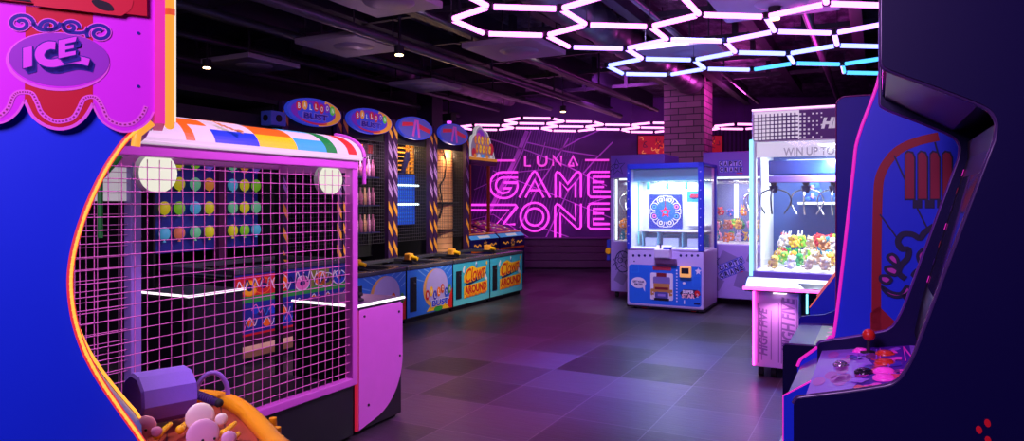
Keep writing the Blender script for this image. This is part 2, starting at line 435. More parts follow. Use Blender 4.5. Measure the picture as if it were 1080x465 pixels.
# ---------------------------------------------------------------- hexagon tube lights
DV, SH, SL, PER = .441, .06, .53, 1.53
def hexlight(v0, u0, hexes, z, label, colour, tubeR=.021):
    edges = {}
    def vlow(i, k): return (v0+DV*i, u0+SH*i-(.765 if i % 2 else 0)+PER*k)
    def vup(i, k): a = vlow(i, k); return (a[0], a[1]+SL)
    for a, k in hexes:
        L0, L1, R0, R1 = vlow(a, k), vup(a, k), vlow(a+2, k), vup(a+2, k)
        kk = k if a % 2 else k
        # the middle column: its tube ends below and above this cell
        if a % 2 == 0: m0, m1 = vup(a+1, k), vlow(a+1, k+1)
        else: m0, m1 = vup(a+1, k-1), vlow(a+1, k)
        for p, q in ((L0, L1), (L1, m1), (m1, R1), (R0, R1), (m0, R0), (L0, m0)):
            key = tuple(sorted(((round(p[0], 3), round(p[1], 3)), (round(q[0], 3), round(q[1], 3)))))
            edges[key] = 1
    t = thing('hexagon_light', label, 'ceiling light', (v0, u0, z))
    joints = {}
    for p, q in edges:
        P, Q = Vector((*p, z)), Vector((*q, z)); d = (Q-P).normalized()
        b = MB(); b.cyl(P+d*.035, Q-d*.035, tubeR, colour((P+Q)/2), n=10); b.build('light_tube', t)
        joints[p] = 1; joints[q] = 1
    for j, p in enumerate(joints):
        b = MB(); b.cyl((*p, z-.012), (*p, z+.03), .03, MATT, n=10)
        if j % 3 == 0 and all(abs(p[0]-q[0]) > q[2] or abs(p[1]-q[1]) > q[2] for q in PANELS) and all(abs(p[0]-q) > .12 for q in (-7.7, -6.75, -5.6, -4.5, -3.75, -1.9, -.6)): b.cyl((*p, z+.03), (*p, 3.34), .003, DARK, n=5)
        b.build('joint', t)
    return t
T_PINK = glow('tube_pink_white', (1.0, .20, .97), 4.4); T_VIOL = glow('tube_violet_white', (.42, .19, 1.0), 4.6)
T_COOL = glow('tube_cool_white', (.19, .22, 1.0), 4.4); T_CYAN = glow('tube_cyan', (.07, .40, 1.0), 2.3); T_FAR = glow('tube_far_pink', (1, .28, .75), 2.9)
def nearcol(p):
    w = p.y-.1*(p.x+2.5)+.12*(p.x+1)
    if p.y > 7.6+.12*(p.x+1) and p.x > -1.35: return T_CYAN
    if p.y > 6.95+.1*(p.x+1): return T_COOL
    if p.y > 5.95: return T_VIOL
    return T_PINK
hexlight(-2.97, 4.64, [(0, 0), (2, 0), (4, 0), (6, 0), (1, 0), (3, 0), (5, 0), (1, 1), (3, 1), (5, 1), (2, 1), (4, 1), (6, 1), (1, 2), (3, 2), (5, 2), (6, 2)], 2.9,
         'large cluster of glowing hexagon tubes hanging over the aisle', nearcol)
hexlight(-5.86, 10.88, [(0, 0), (-1, 1), (1, 1), (0, 1), (2, 1), (4, 1), (3, 2), (5, 2), (-3, 1), (7, 2)], 2.9, 'far cluster of hexagon tubes glowing in front of the neon wall', lambda p: T_FAR, .021)

# ---------------------------------------------------------------- neon wall sign
NEON = glow('magenta_neon', (1.0, .05, .86), 1.25); NEON2 = glow('soft_magenta_neon', (.95, .06, .78), 1.0)
sign = thing('neon_sign', 'magenta neon lettering LUNA GAME ZONE on the purple back wall', 'neon sign', (1.0, 15.2, .7), W)
def neon(letter, paths, oy=155, r=.024, m=NEON):
    b = MB()
    for p in paths:
        closed = p[0] == p[-1]
        q = [on_w(510+x/7.714, oy+y/7.714, 15.2) for x, y in (p[:-1] if closed else p)]
        b.tube([(x, 15.2, z) for x, z in q], r, m, 8, closed)
        for x, z in (q[0], q[len(q)//2]): b.cyl((x, 15.2, z), (x, WY, z), .012, MATT, n=6)
    b.build('neon_letter', sign)
A_ = arc
neon('L', [[(338, 70), (338, 153), (385, 153)]], m=NEON2)
neon('U', [[(440, 70), (440, 120)]+A_(476, 120, 36, 33, 180, 0)[1:]+[(512, 70)]], m=NEON2)
neon('N', [[(565, 153), (565, 74), (632, 150), (632, 70)]], m=NEON2)
neon('A', [[(690, 152), (728, 76), (766, 152)], [(690, 152), (735, 152), (724, 128)]], m=NEON2)
neon('dash', [[(100, 110), (258, 110)]], m=NEON2); neon('dash', [[(825, 107), (1020, 107)]], m=NEON2)
neon('G', [[(280, 205), (160, 205)]+A_(160, 310, 108, 106, -90, -270, 16)[1:]+A_(170, 310, 107, 106, 90, 0, 8)+[(277, 290), (165, 290)],
           [(280, 248), (165, 248)]+A_(160, 312, 60, 64, -90, -270, 12)[1:]+[(200, 368), (226, 336), (160, 336)]])
neon('A', [[(290, 412), (398, 210), (415, 197), (432, 210), (542, 412)], [(340, 412), (415, 268), (490, 412)], [(376, 352), (456, 352)]])
neon('M', [[(585, 412), (585, 222), (598, 202), (620, 210), (685, 300), (752, 210), (776, 202), (792, 222), (792, 412)], [(625, 412), (625, 285), (685, 352), (748, 285), (748, 412)]])
neon('E', [[(1025, 203), (872, 203), (852, 222), (852, 388), (872, 407), (1035, 407)], [(1025, 243), (892, 243), (892, 285), (980, 285)], [(980, 325), (892, 325), (892, 362), (1035, 362)]])
neon('Z', [[(-115, 85), (262, 85), (273, 98), (160, 243), (258, 243)], [(-115, 128), (206, 128), (60, 290), (258, 290)]], 205)
neon('O', [A_(415, 183, 115, 115, 0, 360, 28), A_(415, 183, 72, 70, 0, 360, 24)], 205)
neon('N', [[(582, 358), (582, 97), (597, 78), (618, 88), (748, 210), (748, 75)], [(625, 358), (625, 152), (760, 278), (778, 282), (792, 262), (792, 75)]], 205)
neon('E', [[(1025, 75), (872, 75), (852, 95), (852, 262), (872, 280), (1025, 280)], [(1025, 118), (892, 118), (892, 155), (980, 155)], [(980, 200), (892, 200), (892, 240), (1025, 240)]], 205)

# picture on the back wall
t = thing('wall_picture', 'orange and red graffiti picture on the back wall beside the brick pillar', 'picture', (3.6, WY-.02, 2.7), W)
b = MB(); b.box(2.74, 4.62, WY-.05, WY-.005, 2.48, 2.92, MATT, .006); b.build('frame', t)
ART = [mat('graffiti_%s' % n, c, .5, 0, c, .35) for n, c in (('orange', S(240, 110, 50)), ('red', S(190, 30, 50)), ('yellow', S(250, 180, 90)), ('plum', S(90, 20, 60)))]
b = MB(); fc = Face(b, (2.76, WY-.051, 2.50), (1, 0, 0), (0, 0, 1), .002)
fc.rect(0, 1.84, 0, .4, ART[1], 1)
rr = random.Random(3)
for i in range(70):
    x, y = rr.uniform(.08, 1.74), rr.uniform(.06, .34); a = rr.uniform(0, 6.28)
    fc.stroke(smooth([(x, y), (min(1.82, max(.02, x+.07*math.cos(a))), min(.38, max(.02, y+.07*math.sin(a)))), (min(1.82, max(.02, x+.1*math.cos(a+1))), min(.38, max(.02, y+.1*math.sin(a+1))))], 4), .018, ART[i % 4], 2+i % 5)
b.build('canvas', t)
# ================================================================ booths down the left
def lit(name, col, es=.4): return mat('lit_'+name, tuple(c*.6 for c in col), .45, 0, col, es, var=0)
L_PURP = lit('purple', S(120, 40, 190), .45); L_BLUE = lit('blue', S(50, 70, 220), .45); L_OR = lit('orange', S(235, 150, 50), .45)
L_RED = lit('red', S(205, 40, 70), .4); L_WHITE = lit('white', S(235, 235, 240), .4); L_PINK = lit('pink', S(200, 70, 190), .4)
L_YEL = lit('yellow', S(250, 205, 40), .45); L_GRN = lit('green', S(90, 200, 60), .4); L_SKY = lit('sky', S(70, 160, 235), .45)
CHEV_Y = mat('chevron_yellow', S(240, 165, 50), .5); CHEV_L = mat('chevron_lilac', S(185, 140, 215), .5); CHEV_P = mat('chevron_purple', S(55, 25, 75), .5)
NET = mat('dark_net', (.05, .045, .06), .6)
PY = Vector((0, 1, 0)); PZ = Vector((0, 0, 1)); PX = Vector((1, 0, 0))
FV, PV = -4.97, -5.95          # front of the cabinets, front of the posts
def chev_post(u0, u1, parent):
    b = MB(); b.box(PV-.06, PV, u0, u1, .64, 2.60, CHEV_P)
    w = u1-u0
    f = Face(b, (PV, u0, 0), PY, PZ, .002); z = .70; k = 0
    while z < 2.42:
        lil = 3 <= k <= 5
        f.fill([(0.003, z+.13), (w-.003, z), (w-.003, z+.075 if lil else z+.10), (0.003, z+.205 if lil else z+.23 if z < 2.3 else z+.19)], CHEV_L if lil else CHEV_Y)
        if lil: f.fill([(0.003, z+.225), (w-.003, z+.095), (w-.003, z+.13), (0.003, z+.26)], CHEV_L)
        z += .27; k += 1
    return b.build('striped_post', parent)
def balloon_front(f, u0, w, full=True):
    # blue sky, pale hot-air balloon, red corner, letters in balloons
    f.rect(u0+.01, u0+w-.01, .07, .635, mat('balloon_blue', S(45, 115, 225), .4), 1)
    f.fill([(u0+w*.8, .07), (u0+w-.01, .07), (u0+w-.01, .33)], RED, 2)
    for i in range(9):
        a = .3+i*.31; cx = u0+w*.62
        f.stroke([(cx+.3*math.cos(a), .40+.22*math.sin(a)), (min(u0+w-.015, max(u0+.02, cx+.5*math.cos(a))), min(.63, .40+.36*math.sin(a)))], .012, mat('pale_streak', S(120, 170, 240), .4), 2)
    f.oval(u0+w*.60, .37, .27, .245, L_OR if False else mat('balloon_rim', S(225, 165, 90), .4), 3)
    f.oval(u0+w*.635, .385, .245, .225, mat('balloon_pale', S(175, 160, 225), .4), 4)
    f.fill([(u0+w*.4, .09), (u0+w*.92, .075), (u0+w*.8, .17), (u0+w*.5, .17)], YELLOW, 5)
    f.oval(u0+w*.66, .10, .1, .03, GREEN, 6)
    cols = [RED, YELLOW, mat('ink_violet', S(70, 60, 190), .4), ORANGE, mat('ink_brown', S(200, 80, 40), .4), BLUE, mat('ink_leaf', S(70, 140, 60), .4)]
    for i, ch in enumerate('BALLOON'):
        x = u0+w*(.42+.083*i); z = .30+.035*math.sin(i*2.1)+i*.004
        f.oval(x, z, .040, .062, cols[i], 7+i % 2); f.text(ch, x-.016, x+.016, z-.028, z+.03, WHITE, 10, off=.02)
    f.text('BUST', u0+w*.5-.0, u0+w*.9, .13, .225, WHITE, 11, off=.07); f.text('BUST', u0+w*.51, u0+w*.89, .138, .218, mat('ink_royal', S(35, 55, 210), .4), 12, off=.04)
def clown_front(f, u0, w):
    tl = mat('panel_teal', S(60, 180, 205), .4)
    f.rect(u0+.01, u0+w-.01, .07, .635, tl, 1); f.rect(u0+.01, u0+w-.01, .07, .15, mat('panel_teal_pale', S(90, 195, 205), .4), 2)
    f.fill([(u0+w*.33, .30), (u0+w*.9, .40), (u0+w*.9, .46), (u0+w*.33, .36)], NAVY, 3)
    f.fill([(u0+w*.28, .355), (u0+w*.86, .46), (u0+w*.9, .545), (u0+w*.62, .53), (u0+w*.5, .58), (u0+w*.36, .54), (u0+w*.27, .45)], YELLOW, 4)
    f.text('Clown', u0+w*.29, u0+w*.88, .365, .565, YELLOW, 5, shear=.35, off=.06, rot=.10); f.text('Clown', u0+w*.31, u0+w*.87, .375, .56, RED, 6, shear=.35, off=.015, rot=.10)
    f.fill([(u0+w*.27, .15), (u0+w*.92, .19), (u0+w*.92, .34), (u0+w*.27, .31)], YELLOW, 5)
    f.text('AROUND', u0+w*.29, u0+w*.9, .20, .315, RED, 6, off=.05, rot=.03); f.text('AROUND', u0+w*.29, u0+w*.9, .155, .20, ORANGE, 6, off=.05, rot=.03)
    for x, z, r in ((.26, .53, .03), (.28, .57, .02), (.6, .6, .022), (.86, .39, .035), (.9, .36, .02)): f.oval(u0+w*x, z, r*.8, r*1.3, WHITE, 7)
    f.oval(u0+w*.9, .585, .018, .03, YELLOW, 7); f.oval(u0+w*.61, .57, .012, .03, mat('ink_violet', S(70, 60, 190), .4), 8)
def booth(u0, u1, kind, label, sign=None, posts=True):
    t = thing('prize_booth', label, 'arcade booth', (FV, (u0+u1)/2, 0), group='prize booths along the left side'); w = u1-u0; hh = .18 if kind == 'wide' else 0
    b = MB(); b.box(PV, FV-.015, u0+.004, u1-.004, .05, .60+hh, BLACK); b.box(PV, FV-.04, u0+.02, u1-.02, 0, .05, MATT); b.build('cabinet', t)
    b = MB(); b.box(FV-.015, FV, u0+.004, u1-.004, .06, .64+hh, BLACK); f = Face(b, (FV, 0, 0), PY, PZ)
    if kind == 'clown': clown_front(f, u0, w)
    elif kind == 'balloon': balloon_front(f, u0, w)
    else:
        f.rect(u0+.01, u1-.01, .07, .815, mat('wide_blue', S(25, 45, 140), .4), 1); f.rect(u0+.01, u1-.01, .56, .62, GREEN, 2); f.rect(u0+.01, u1-.01, .265, .285, RED, 2)
        f.rect(u0+.01, u1-.01, .07, .265, mat('dark_red_print', S(60, 15, 40), .5), 2); f.rect(u0+.01, u1-.01, .07, .13, mat('tan_print', S(140, 110, 70), .5), 3); f.rect(u0+.01, u1-.01, .13, .175, mat('cream_print', S(240, 215, 160), .5), 3)
        r2 = random.Random(5); cs = [RED, ORANGE, mat('print_brown', S(120, 60, 40), .5), mat('print_olive', S(120, 130, 40), .5), YELLOW, PINK]
        f.rect(u0+.02, u0+w*.42, .62, .80, RED, 2); f.rect(u0+w*.62, u0+w*.8, .62, .79, mat('print_olive'), 2)
        for x, z, m in ((.12, .69, YELLOW), (.22, .7, RED), (.36, .71, ORANGE), (.55, .67, PINK), (.72, .69, ORANGE), (.78, .67, mat('print_olive')), (.9, .68, BLUE)):
            f.oval(u0+w*x, z, .1, .075, WHITE if x > .3 else ORANGE, 3); f.oval(u0+w*x, z, .088, .065, m, 4); f.oval(u0+w*x, z, .035, .028, NAVY, 5)
        for i in range(16):
            x = u0+.08+i*(w-.2)/15; z = r2.uniform(.66, .74)
            f.stroke(smooth([(x-.05, z-.04), (x-.02, z+.05), (x+.03, z-.03), (x+.07, z+.04)], 5), .012, NAVY if i % 2 else WHITE, 6)
        for i in range(22):
            x = u0+.05+i*(w-.1)/21; z = r2.uniform(.33, .50)
            f.stroke(smooth([(x-.05, z), (x, z+.05), (x+.05, z-.03), (x+.08, z+.03)], 4), .009, [PINK, SKY, WHITE][i % 3], 4)
            f.oval(x, z, .05, .035, [BLUE, PURPLE, ORANGE][i % 3], 2)
    b.build('front_panel', t)
    if kind != 'wide':
        b = MB(); b.box(FV, FV+.012, u0+.07, u0+.2, .13 if kind == 'balloon' else .16, .55 if kind == 'balloon' else .53, BLACK, .006); d = b.build('coin_door', t)
        b = MB()
        for z in (.47, .36, .25): b.box(FV+.012, FV+.016, u0+.12, u0+.15, z, z+.03, DARK)
        b.cyl((FV+.012, u0+.16, .47), (FV+.02, u0+.16, .47), .012, CHROME, n=10); b.build('coin_slot', d)
    b = MB()
    EDGE = mat('worktop_edge', (.06, .06, .08), .25)
    for a in (((PV, FV+.012, u0+.004, u0+.07)), (PV, FV+.012, u1-.07, u1-.004), (FV-.1, FV+.012, u0+.07, u1-.07), (PV, PV+.08, u0+.07, u1-.07)):
        b.box(*a, .64+hh, .685+hh, EDGE, .006)
    b.box(PV+.08, FV-.1, u0+.07, u1-.07, .60+hh, .615+hh, mat('play_bed', (.02, .02, .06), .4)); b.build('worktop', t)
    if kind != 'wide':
        b = MB(); uu = u0+w*.52
        b.box(FV-.42, FV-.26, uu-.05, uu+.07, .685, .72, BLACK, .005); b.box(FV-.40, FV-.30, uu-.045, uu+.05, .70, .80, CHEV_Y, .02)
        b.cyl((FV-.36, uu, .76), (FV-.22, uu+.01, .735), .032, YELLOW, .022); b.build('ball_launcher', t)
    if posts:
        chev_post(u0+.008, u0+.10, t); chev_post(u1-.10, u1-.008, t)
    b = MB(); b.box(-7.6, PV-.1, u0+.004, u0+.03, 0, 2.6, MATT); b.box(-7.6, PV-.1, u1-.03, u1-.004, 0, 2.6, MATT)
    b.box(-7.6, PV-.02, u0+.03, u1-.03, 2.55, 2.6, MATT); b.box(-7.6, -7.5, u0+.03, u1-.03, 0, 2.55, MATT)
    b.box(-6.9, PV-.1, u0+.03, u1-.03, 0, .62, MATT); b.box(PV-.1, PV-.06, u0+.13, u1-.13, 2.28, 2.42, MATT); b.build('housing', t)
    if posts:
        b = MB(); n = int((w-.26)/.045)
        for i in range(n+1): x = u0+.13+(w-.26)*i/n; b.box(PV-.052, PV-.048, x-.002, x+.002, .9, 2.28, NET)
        for i in range(31): z = .9+1.38*i/30; b.box(PV-.052, PV-.048, u0+.13, u1-.13, z-.002, z+.002, NET)
        b.build('safety_net', t)
    if sign:
        um = (u0+u1)/2-.02; zc = 2.52; rx, rz = (.45, .165) if sign == 'balloon' else (.42, .165)
        b = MB()
        n = 36; poly = [(um+rx*math.cos(2*PI*i/n), zc+rz*math.sin(2*PI*i/n)) for i in range(n)]
        b.prism(poly, 'x', PV+.0, PV+.05, MATT if False else L_BLUE)
        f = Face(b, (PV+.05, 0, 0), PY, PZ, .002)
        if sign == 'balloon':
            f.fill([(um+rx*.98*math.cos(t_), zc+rz*.98*math.sin(t_)) for t_ in [PI*.38-i*PI*.85/14 for i in range(15)]], L_OR, 1)
            f.oval(um-.03, zc, rx*.82, rz*.80, L_PURP, 2); f.oval(um-.0, zc-.03, rx*.66, rz*.55, L_BLUE, 3)
            cols = [L_RED, L_OR, L_BLUE, L_RED, L_RED, L_PURP, L_GRN]
            for i, ch in enumerate('BALLOON'):
                x = um-.28+.093*i; z = zc+.055+(.012 if i % 2 else -.006)
                f.oval(x, z, .044, .056, cols[i], 4+i % 2); f.text(ch, x-.018, x+.018, z-.03, z+.03, L_WHITE, 7, off=.02)
            f.text('BUST', um-.22, um+.2, zc-.095, zc-.01, lit('lilac_edge', S(150, 110, 225), .4), 7, off=.08); f.text('BUST', um-.21, um+.19, zc-.089, zc-.016, mat('ink_royal', S(35, 55, 210), .4), 8, off=.05)
            f.stroke(arc(um, zc, rx*.8, rz*.84, 225, 300, 10), .018, L_RED, 6)
        else:
            f.oval(um, zc, rx*.95, rz*.93, lit('lavender', S(80, 80, 190), .4), 1)
            f.fill([(um-.34, zc-.0), (um-.07, zc+.03), (um-.07, zc+.08), (um-.33, zc+.06)], L_RED, 2); f.fill([(um+.07, zc+.0), (um+.34, zc-.05), (um+.34, zc+.01), (um+.07, zc+.07)], L_RED, 2)
            f.stroke([(um-.08, zc-.12), (um-.02, zc+.11), (um+.03, zc+.11), (um+.07, zc-.13)], .05, L_PINK, 3); f.oval(um, zc-.06, .03, .04, L_BLUE, 4)
        b.build('oval_sign', t)
    return t
# the wide balloon booth behind the cage
t = booth(4.25, 5.75, 'wide', 'wide booth with rows of glowing balloons, seen through the wire cage', posts=False)
b = MB()
for a0, a1 in ((4.36, 5.12), (5.22, 5.7)): b.box(-6.3, -6.26, a0, a1, .95, 2.2, mat('navy_board', S(30, 45, 150), .5), .004)
b.box(-6.3, -6.2, 5.12, 5.22, .7, 2.4, mat('plum_divider', S(80, 15, 70), .5)); b.build('balloon_board', t)
BC = [lit('b_'+n, c, .28) for n, c in (('yellow', S(235, 225, 40)), ('mint', S(120, 215, 160)), ('orange', S(240, 150, 60)), ('violet', S(130, 90, 220)), ('cyan', S(90, 190, 235)), ('lime', S(140, 215, 50)), ('coral', S(230, 120, 90)))]
seq = [4, 0, 5, 3, 2, 4, 6, 1, 0, 1, 2, 3, 2, 4, 0, 5]; q = 0
def balloon(u, z, m):
    b = MB(); b.ball((-6.2, u, z), (.05, .055, .068), m, 12, 8); b.cyl((-6.2, u, z-.085), (-6.2, u, z-.062), .016, m, .004, 8)
    b.box(-6.26, -6.2, u-.01, u+.01, z-.07, z-.055, MATT); b.build('balloon', t)
for z in (1.865, 1.645, 1.40, 1.15):
    for u in (4.48, 4.645, 4.83, 5.0): balloon(u, z, BC[seq[q % 16]]); q += 1
    for u in (5.30, 5.46, 5.62): balloon(u, z, BC[seq[(q+5) % 16]]); q += 1
booth(5.76, 6.765, 'balloon', 'balloon booth with the leftmost oval balloon sign, half behind the flag-roofed cage', 'balloon')
t2 = booth(6.775, 7.795, 'balloon', 'balloon booth with the second oval sign and a glowing red digit', 'balloon')
t3 = booth(7.805, 8.79, 'clown', 'teal booth with blue light bars and orange ladder, left of the last booth', 'clown')
t4 = booth(8.80, 9.85, 'clown', 'teal booth at the far end of the row with a tan lit column', 'clown')
# insides
b = MB(); b.box(-6.32, -6.28, 6.81, 7.76, .7, 2.5, MATT)
for z in (1.05, 1.42, 1.80): b.box(-6.28, -6.06, 6.95, 7.66, z-.02, z, mat('shelf_blue', S(20, 20, 90), .4))
b.build('shelf_rack', t2)
CAN = [mat('can_pink', S(225, 150, 200), .4), mat('can_rose', S(190, 100, 150), .4), mat('can_tan', S(225, 165, 135), .4)]
for z in (1.05, 1.42, 1.80):
    for i in range(8):
        u = 7.0+i*.085; b = MB(); b.lathe([(0, 0), (.03, 0), (.032, .13), (.014, .19), (.014, .235), (0, .235)], (-6.14, u, z), CAN[i % 3], 8); b.build('target_bottle', t2)
b = MB(); b.box(-6.2, -6.12, 6.98, 7.66, 2.09, 2.26, mat('display_case', (.02, .02, .025), .3), .01)
f = Face(b, (-6.12, 0, 0), PY, PZ, .002); DIG = glow('red_digit', (1, .12, .02), 6.0)
f.rect(7.0, 7.64, 2.11, 2.24, mat('display_smoke', (.04, .025, .03), .2), 1)
for s_ in ([(7.29, 2.125), (7.29, 2.225), (7.345, 2.225), (7.345, 2.125)],): f.stroke(s_, .018, DIG, 2, True)
f.rect(7.46, 7.56, 2.12, 2.23, mat('display_red_dim', (.15, .01, .01), .3, 0, (1, .05, .02), .08), 2); b.build('score_display', t2)
b = MB(); b.box(-6.3, -6.26, 7.84, 8.76, 1.12, 1.86, lit('screen_blue', S(25, 80, 215), .45)); f = Face(b, (-6.26, 0, 0), PY, PZ, .002)
for i in range(14):
    for j in range(11): f.rect(7.9+i*.06, 7.93+i*.06, 1.16+j*.062, 1.185+j*.062, lit('screen_cyan', S(40, 120, 230), .4), 1)
b.build('blue_screen', t3)
for z in (1.42, 1.70):
    b = MB(); b.cyl((-6.16, 7.95, z), (-6.16, 8.7, z), .016, glow('white_bar', (.75, .95, 1), 2.2), n=8)
    for u in (7.95, 8.7): b.box(-6.26, -6.15, u-.012, u+.012, z-.012, z+.012, MATT)
    b.build('light_bar', t3)
OLAD = mat('ladder_orange', S(235, 160, 50), .45)
b = MB()
for u in (8.1, 8.22, 8.5, 8.62): b.box(-6.24, -6.2, u-.02, u+.02, 1.88, 2.36, OLAD)
for i in range(7): b.box(-6.24, -6.2, 8.08, 8.64, 1.92+i*.065, 1.94+i*.065, OLAD)
b.prism([(8.22, 1.88), (8.3, 1.88), (8.42, 2.2), (8.5, 2.2), (8.5, 2.1), (8.36, 1.88), (8.5, 1.88), (8.5, 1.86), (8.22, 1.86)], 'x', -6.2, -6.17, NAVY); b.build('ladder', t3)
b = MB(); b.cyl((-6.36, 9.5, .66), (-6.36, 9.5, 2.45), .26, mat('tan_column', S(235, 170, 115), .5), n=20)
for i in range(20): b.cyl((-6.36, 9.5, .7+i*.088), (-6.36, 9.5, .706+i*.088), .263, mat('rib_brown', S(120, 60, 30), .5), n=20)
b.build('ribbed_column', t4)
b = MB(); b.tube(smooth([(-6.12, 9.32, 2.3), (-6.12, 9.4, 2.1), (-6.12, 9.36, 1.85), (-6.12, 9.24, 1.7), (-6.12, 9.3, 1.4), (-6.12, 9.22, 1.2)], 6), .012, RUBBER, 6); b.box(-6.2, -6.06, 9.15, 9.7, 1.42, 1.45, MATT); b.box(-6.2, -6.06, 9.15, 9.7, 1.0, 1.02, MATT); b.build('hose', t4)
tag((lambda b: (b.box(-6.0, -5.84, 5.5, 5.72, 2.30, 2.46, mat('blue_speaker_case', S(80, 120, 235), .5), .008), b.cyl((-5.845, 5.61, 2.38), (-5.83, 5.61, 2.38), .04, MATT), b.cyl((-5.92, 5.505, 2.38), (-5.92, 5.49, 2.38), .035, MATT), b.build('blue_speaker', base=(-5.92, 5.61, 2.30)))[-1])(MB()), 'small blue speaker box with a round hole left of the first oval sign', 'speaker')

# ---------------------------------------------------------------- coin pushers at the end of the row
CPB = mat('pusher_navy', S(25, 30, 110), .35)
def pusher(u0, u1, label, marquee):
    v0 = -6.2
    t = thing('coin_pusher', label, 'arcade machine', (v0, (u0+u1)/2, 0), group='coin pushers before the neon wall')
    b = MB(); b.prism([(v0, 0.04), (v0, .79), (v0-.08, .86), (v0-.9, 1.08), (v0-.9, .04)], 'y', u0+.005, u1-.005, CPB)
    f = Face(b, (v0, 0, 0), PY, PZ, .002); um = (u0+u1)/2
    f.rect(u0+.02, u1-.02, .56, .6, ORANGE, 1); f.rect(u0+.02, u1-.02, .1, .5, mat('pusher_panel', S(30, 25, 70), .4), 1)
    for k in range(8): f.fill([(um, .68), (um+.09*math.cos(k*PI/4), .68+.09*math.sin(k*PI/4)), (um+.05*math.cos(k*PI/4+.4), .68+.05*math.sin(k*PI/4+.4))], L_OR, 2)
    f.oval(um, .68, .035, .035, CPB, 3)
    for s_ in (-1, 1): f.stroke(smooth([(um+s_*.16, .67), (um+s_*.22, .70), (um+s_*.28, .665), (um+s_*.36, .70), (um+s_*.4, .68)], 4), .025, L_OR, 2)
    b.build('cabinet', t)
    n = Vector((-.82, 0, .22)).normalized()
    b = MB(); f = Face(b, (v0-.08, 0, .86), PY, n, .004)
    f.rect(u0+.02, u1-.02, 0.0, .84, mat('pusher_red', S(190, 30, 40), .3), 1); f.rect(u0+.06, u1-.06, .06, .78, mat('pusher_maroon', S(150, 25, 80), .3), 2)
    r2 = random.Random(int(u0*10))
    for i in range(60): f.oval(r2.uniform(u0+.1, u1-.1), r2.uniform(.08, .74), .03, .02, [L_OR, L_WHITE, L_YEL, L_PINK, L_RED][i % 5], 3+i % 3)
    f.stroke([(u0+.03, .01), (u1-.03, .01)], .04, L_OR, 6); b.build('playfield', t)
    b = MB(); f = Face(b, (v0, 0, .79), PY, Vector((-.08, 0, .07)).normalized(), .004)
    f.rect(u0+.02, u1-.02, 0, .1, L_SKY, 1); f.rect(um-.2, um+.2, .02, .08, L_WHITE, 2); b.build('light_strip', t)
    for uu in ((10.6, 11.28) if marquee else ()): b = MB(); b.box(-6.44, -6.39, uu, uu+.04, .9, 2.16, mat('post_orange', S(215, 100, 60), .4)); b.build('post', t)
    if marquee:
        b = MB(); f = Face(b, (-6.36, 0, 0), PY, PZ, .003); a = 10.53
        L = lambda pts: [(a+x*.92, 2.24+y*.60) for x, y in pts]
        out = smooth([(.02, .02), (.0, .3), (.06, .55), (.12, .66), (.2, .72), (.24, .88), (.38, 1.0), (.52, .9), (.68, .82), (.74, .72), (.8, .62), (.84, .5), (.92, .4), (.95, .22), (1.0, .02)], 4)
        b.prism(L(out), 'x', -6.41, -6.36, L_WHITE)
        ins = [(.5+(x-.5)*.9, .05+(y-.03)*.92) for x, y in out]
        f.fill(L(ins), lit('marquee_grey', S(150, 140, 175), .35), 1)
        f.oval(a+.38, 2.68, .13, .08, L_PURP, 2); f.oval(a+.30, 2.64, .08, .06, L_PINK, 3); f.oval(a+.77, 2.43, .09, .11, L_RED, 2); f.oval(a+.14, 2.34, .07, .08, L_RED, 2)
        r5 = random.Random(8)
        for z0_, z1_, n_, xa_, xb_ in ((2.50, 2.64, 5, .14, .70), (2.34, 2.48, 5, .18, .76)):
            for i in range(n_):
                x = a+xa_+(xb_-xa_)*(i+.5)/n_; hw = (xb_-xa_)/n_*.46
                q = [(x+hw*r5.uniform(.75, 1.15)*math.cos(t_)*(1 if k_ % 2 else .72), (z0_+z1_)/2+(z1_-z0_)*.56*r5.uniform(.8, 1.1)*math.sin(t_)) for k_, t_ in enumerate([2*PI*j/9 for j in range(9)])]
                f.fill([(x+(p[0]-x)*1.18, p[1]+(p[1]-(z0_+z1_)/2)*.16) for p in q], L_RED, 4); f.fill(q, L_YEL if i % 3 else L_OR, 5); f.oval(x+.004, (z0_+z1_)/2, .012, .022, L_RED, 6)
        for x, m in ((.2, L_OR), (.35, L_WHITE), (.5, L_SKY), (.68, L_OR), (.85, L_WHITE)): f.oval(a+x*.9, 2.285, .055, .035, m, 3)
        b.box(-6.48, -6.32, a-.02, a+.94, 2.20, 2.25, L_OR, .005); b.box(-6.48, -6.33, a, a+.92, 2.12, 2.2, mat('marquee_base', S(90, 60, 110), .4)); b.build('marquee', t)
pusher(10.3, 11.33, 'red and navy coin pusher under the white outlined marquee, before the neon wall', True)
pusher(11.35, 12.38, 'red and navy coin pusher at the far right end, nearest the neon letters', False)
t = thing('party_light', 'small purple party light on the dark column above the last oval sign', 'light', (-6.9, 10.7, 2.8))
b = MB(); b.box(-7.0, -6.8, 10.62, 10.8, 2.92, 3.06, MATT, .02); b.cyl((-6.9, 10.7, 3.06), (-6.9, 10.7, ZC), .015, MATT, n=6); b.build('housing', t)
b = MB(); b.ball((-6.88, 10.68, 2.9), .045, glow('party_purple', (.75, .08, 1), 1.6)); b.build('lens', t)
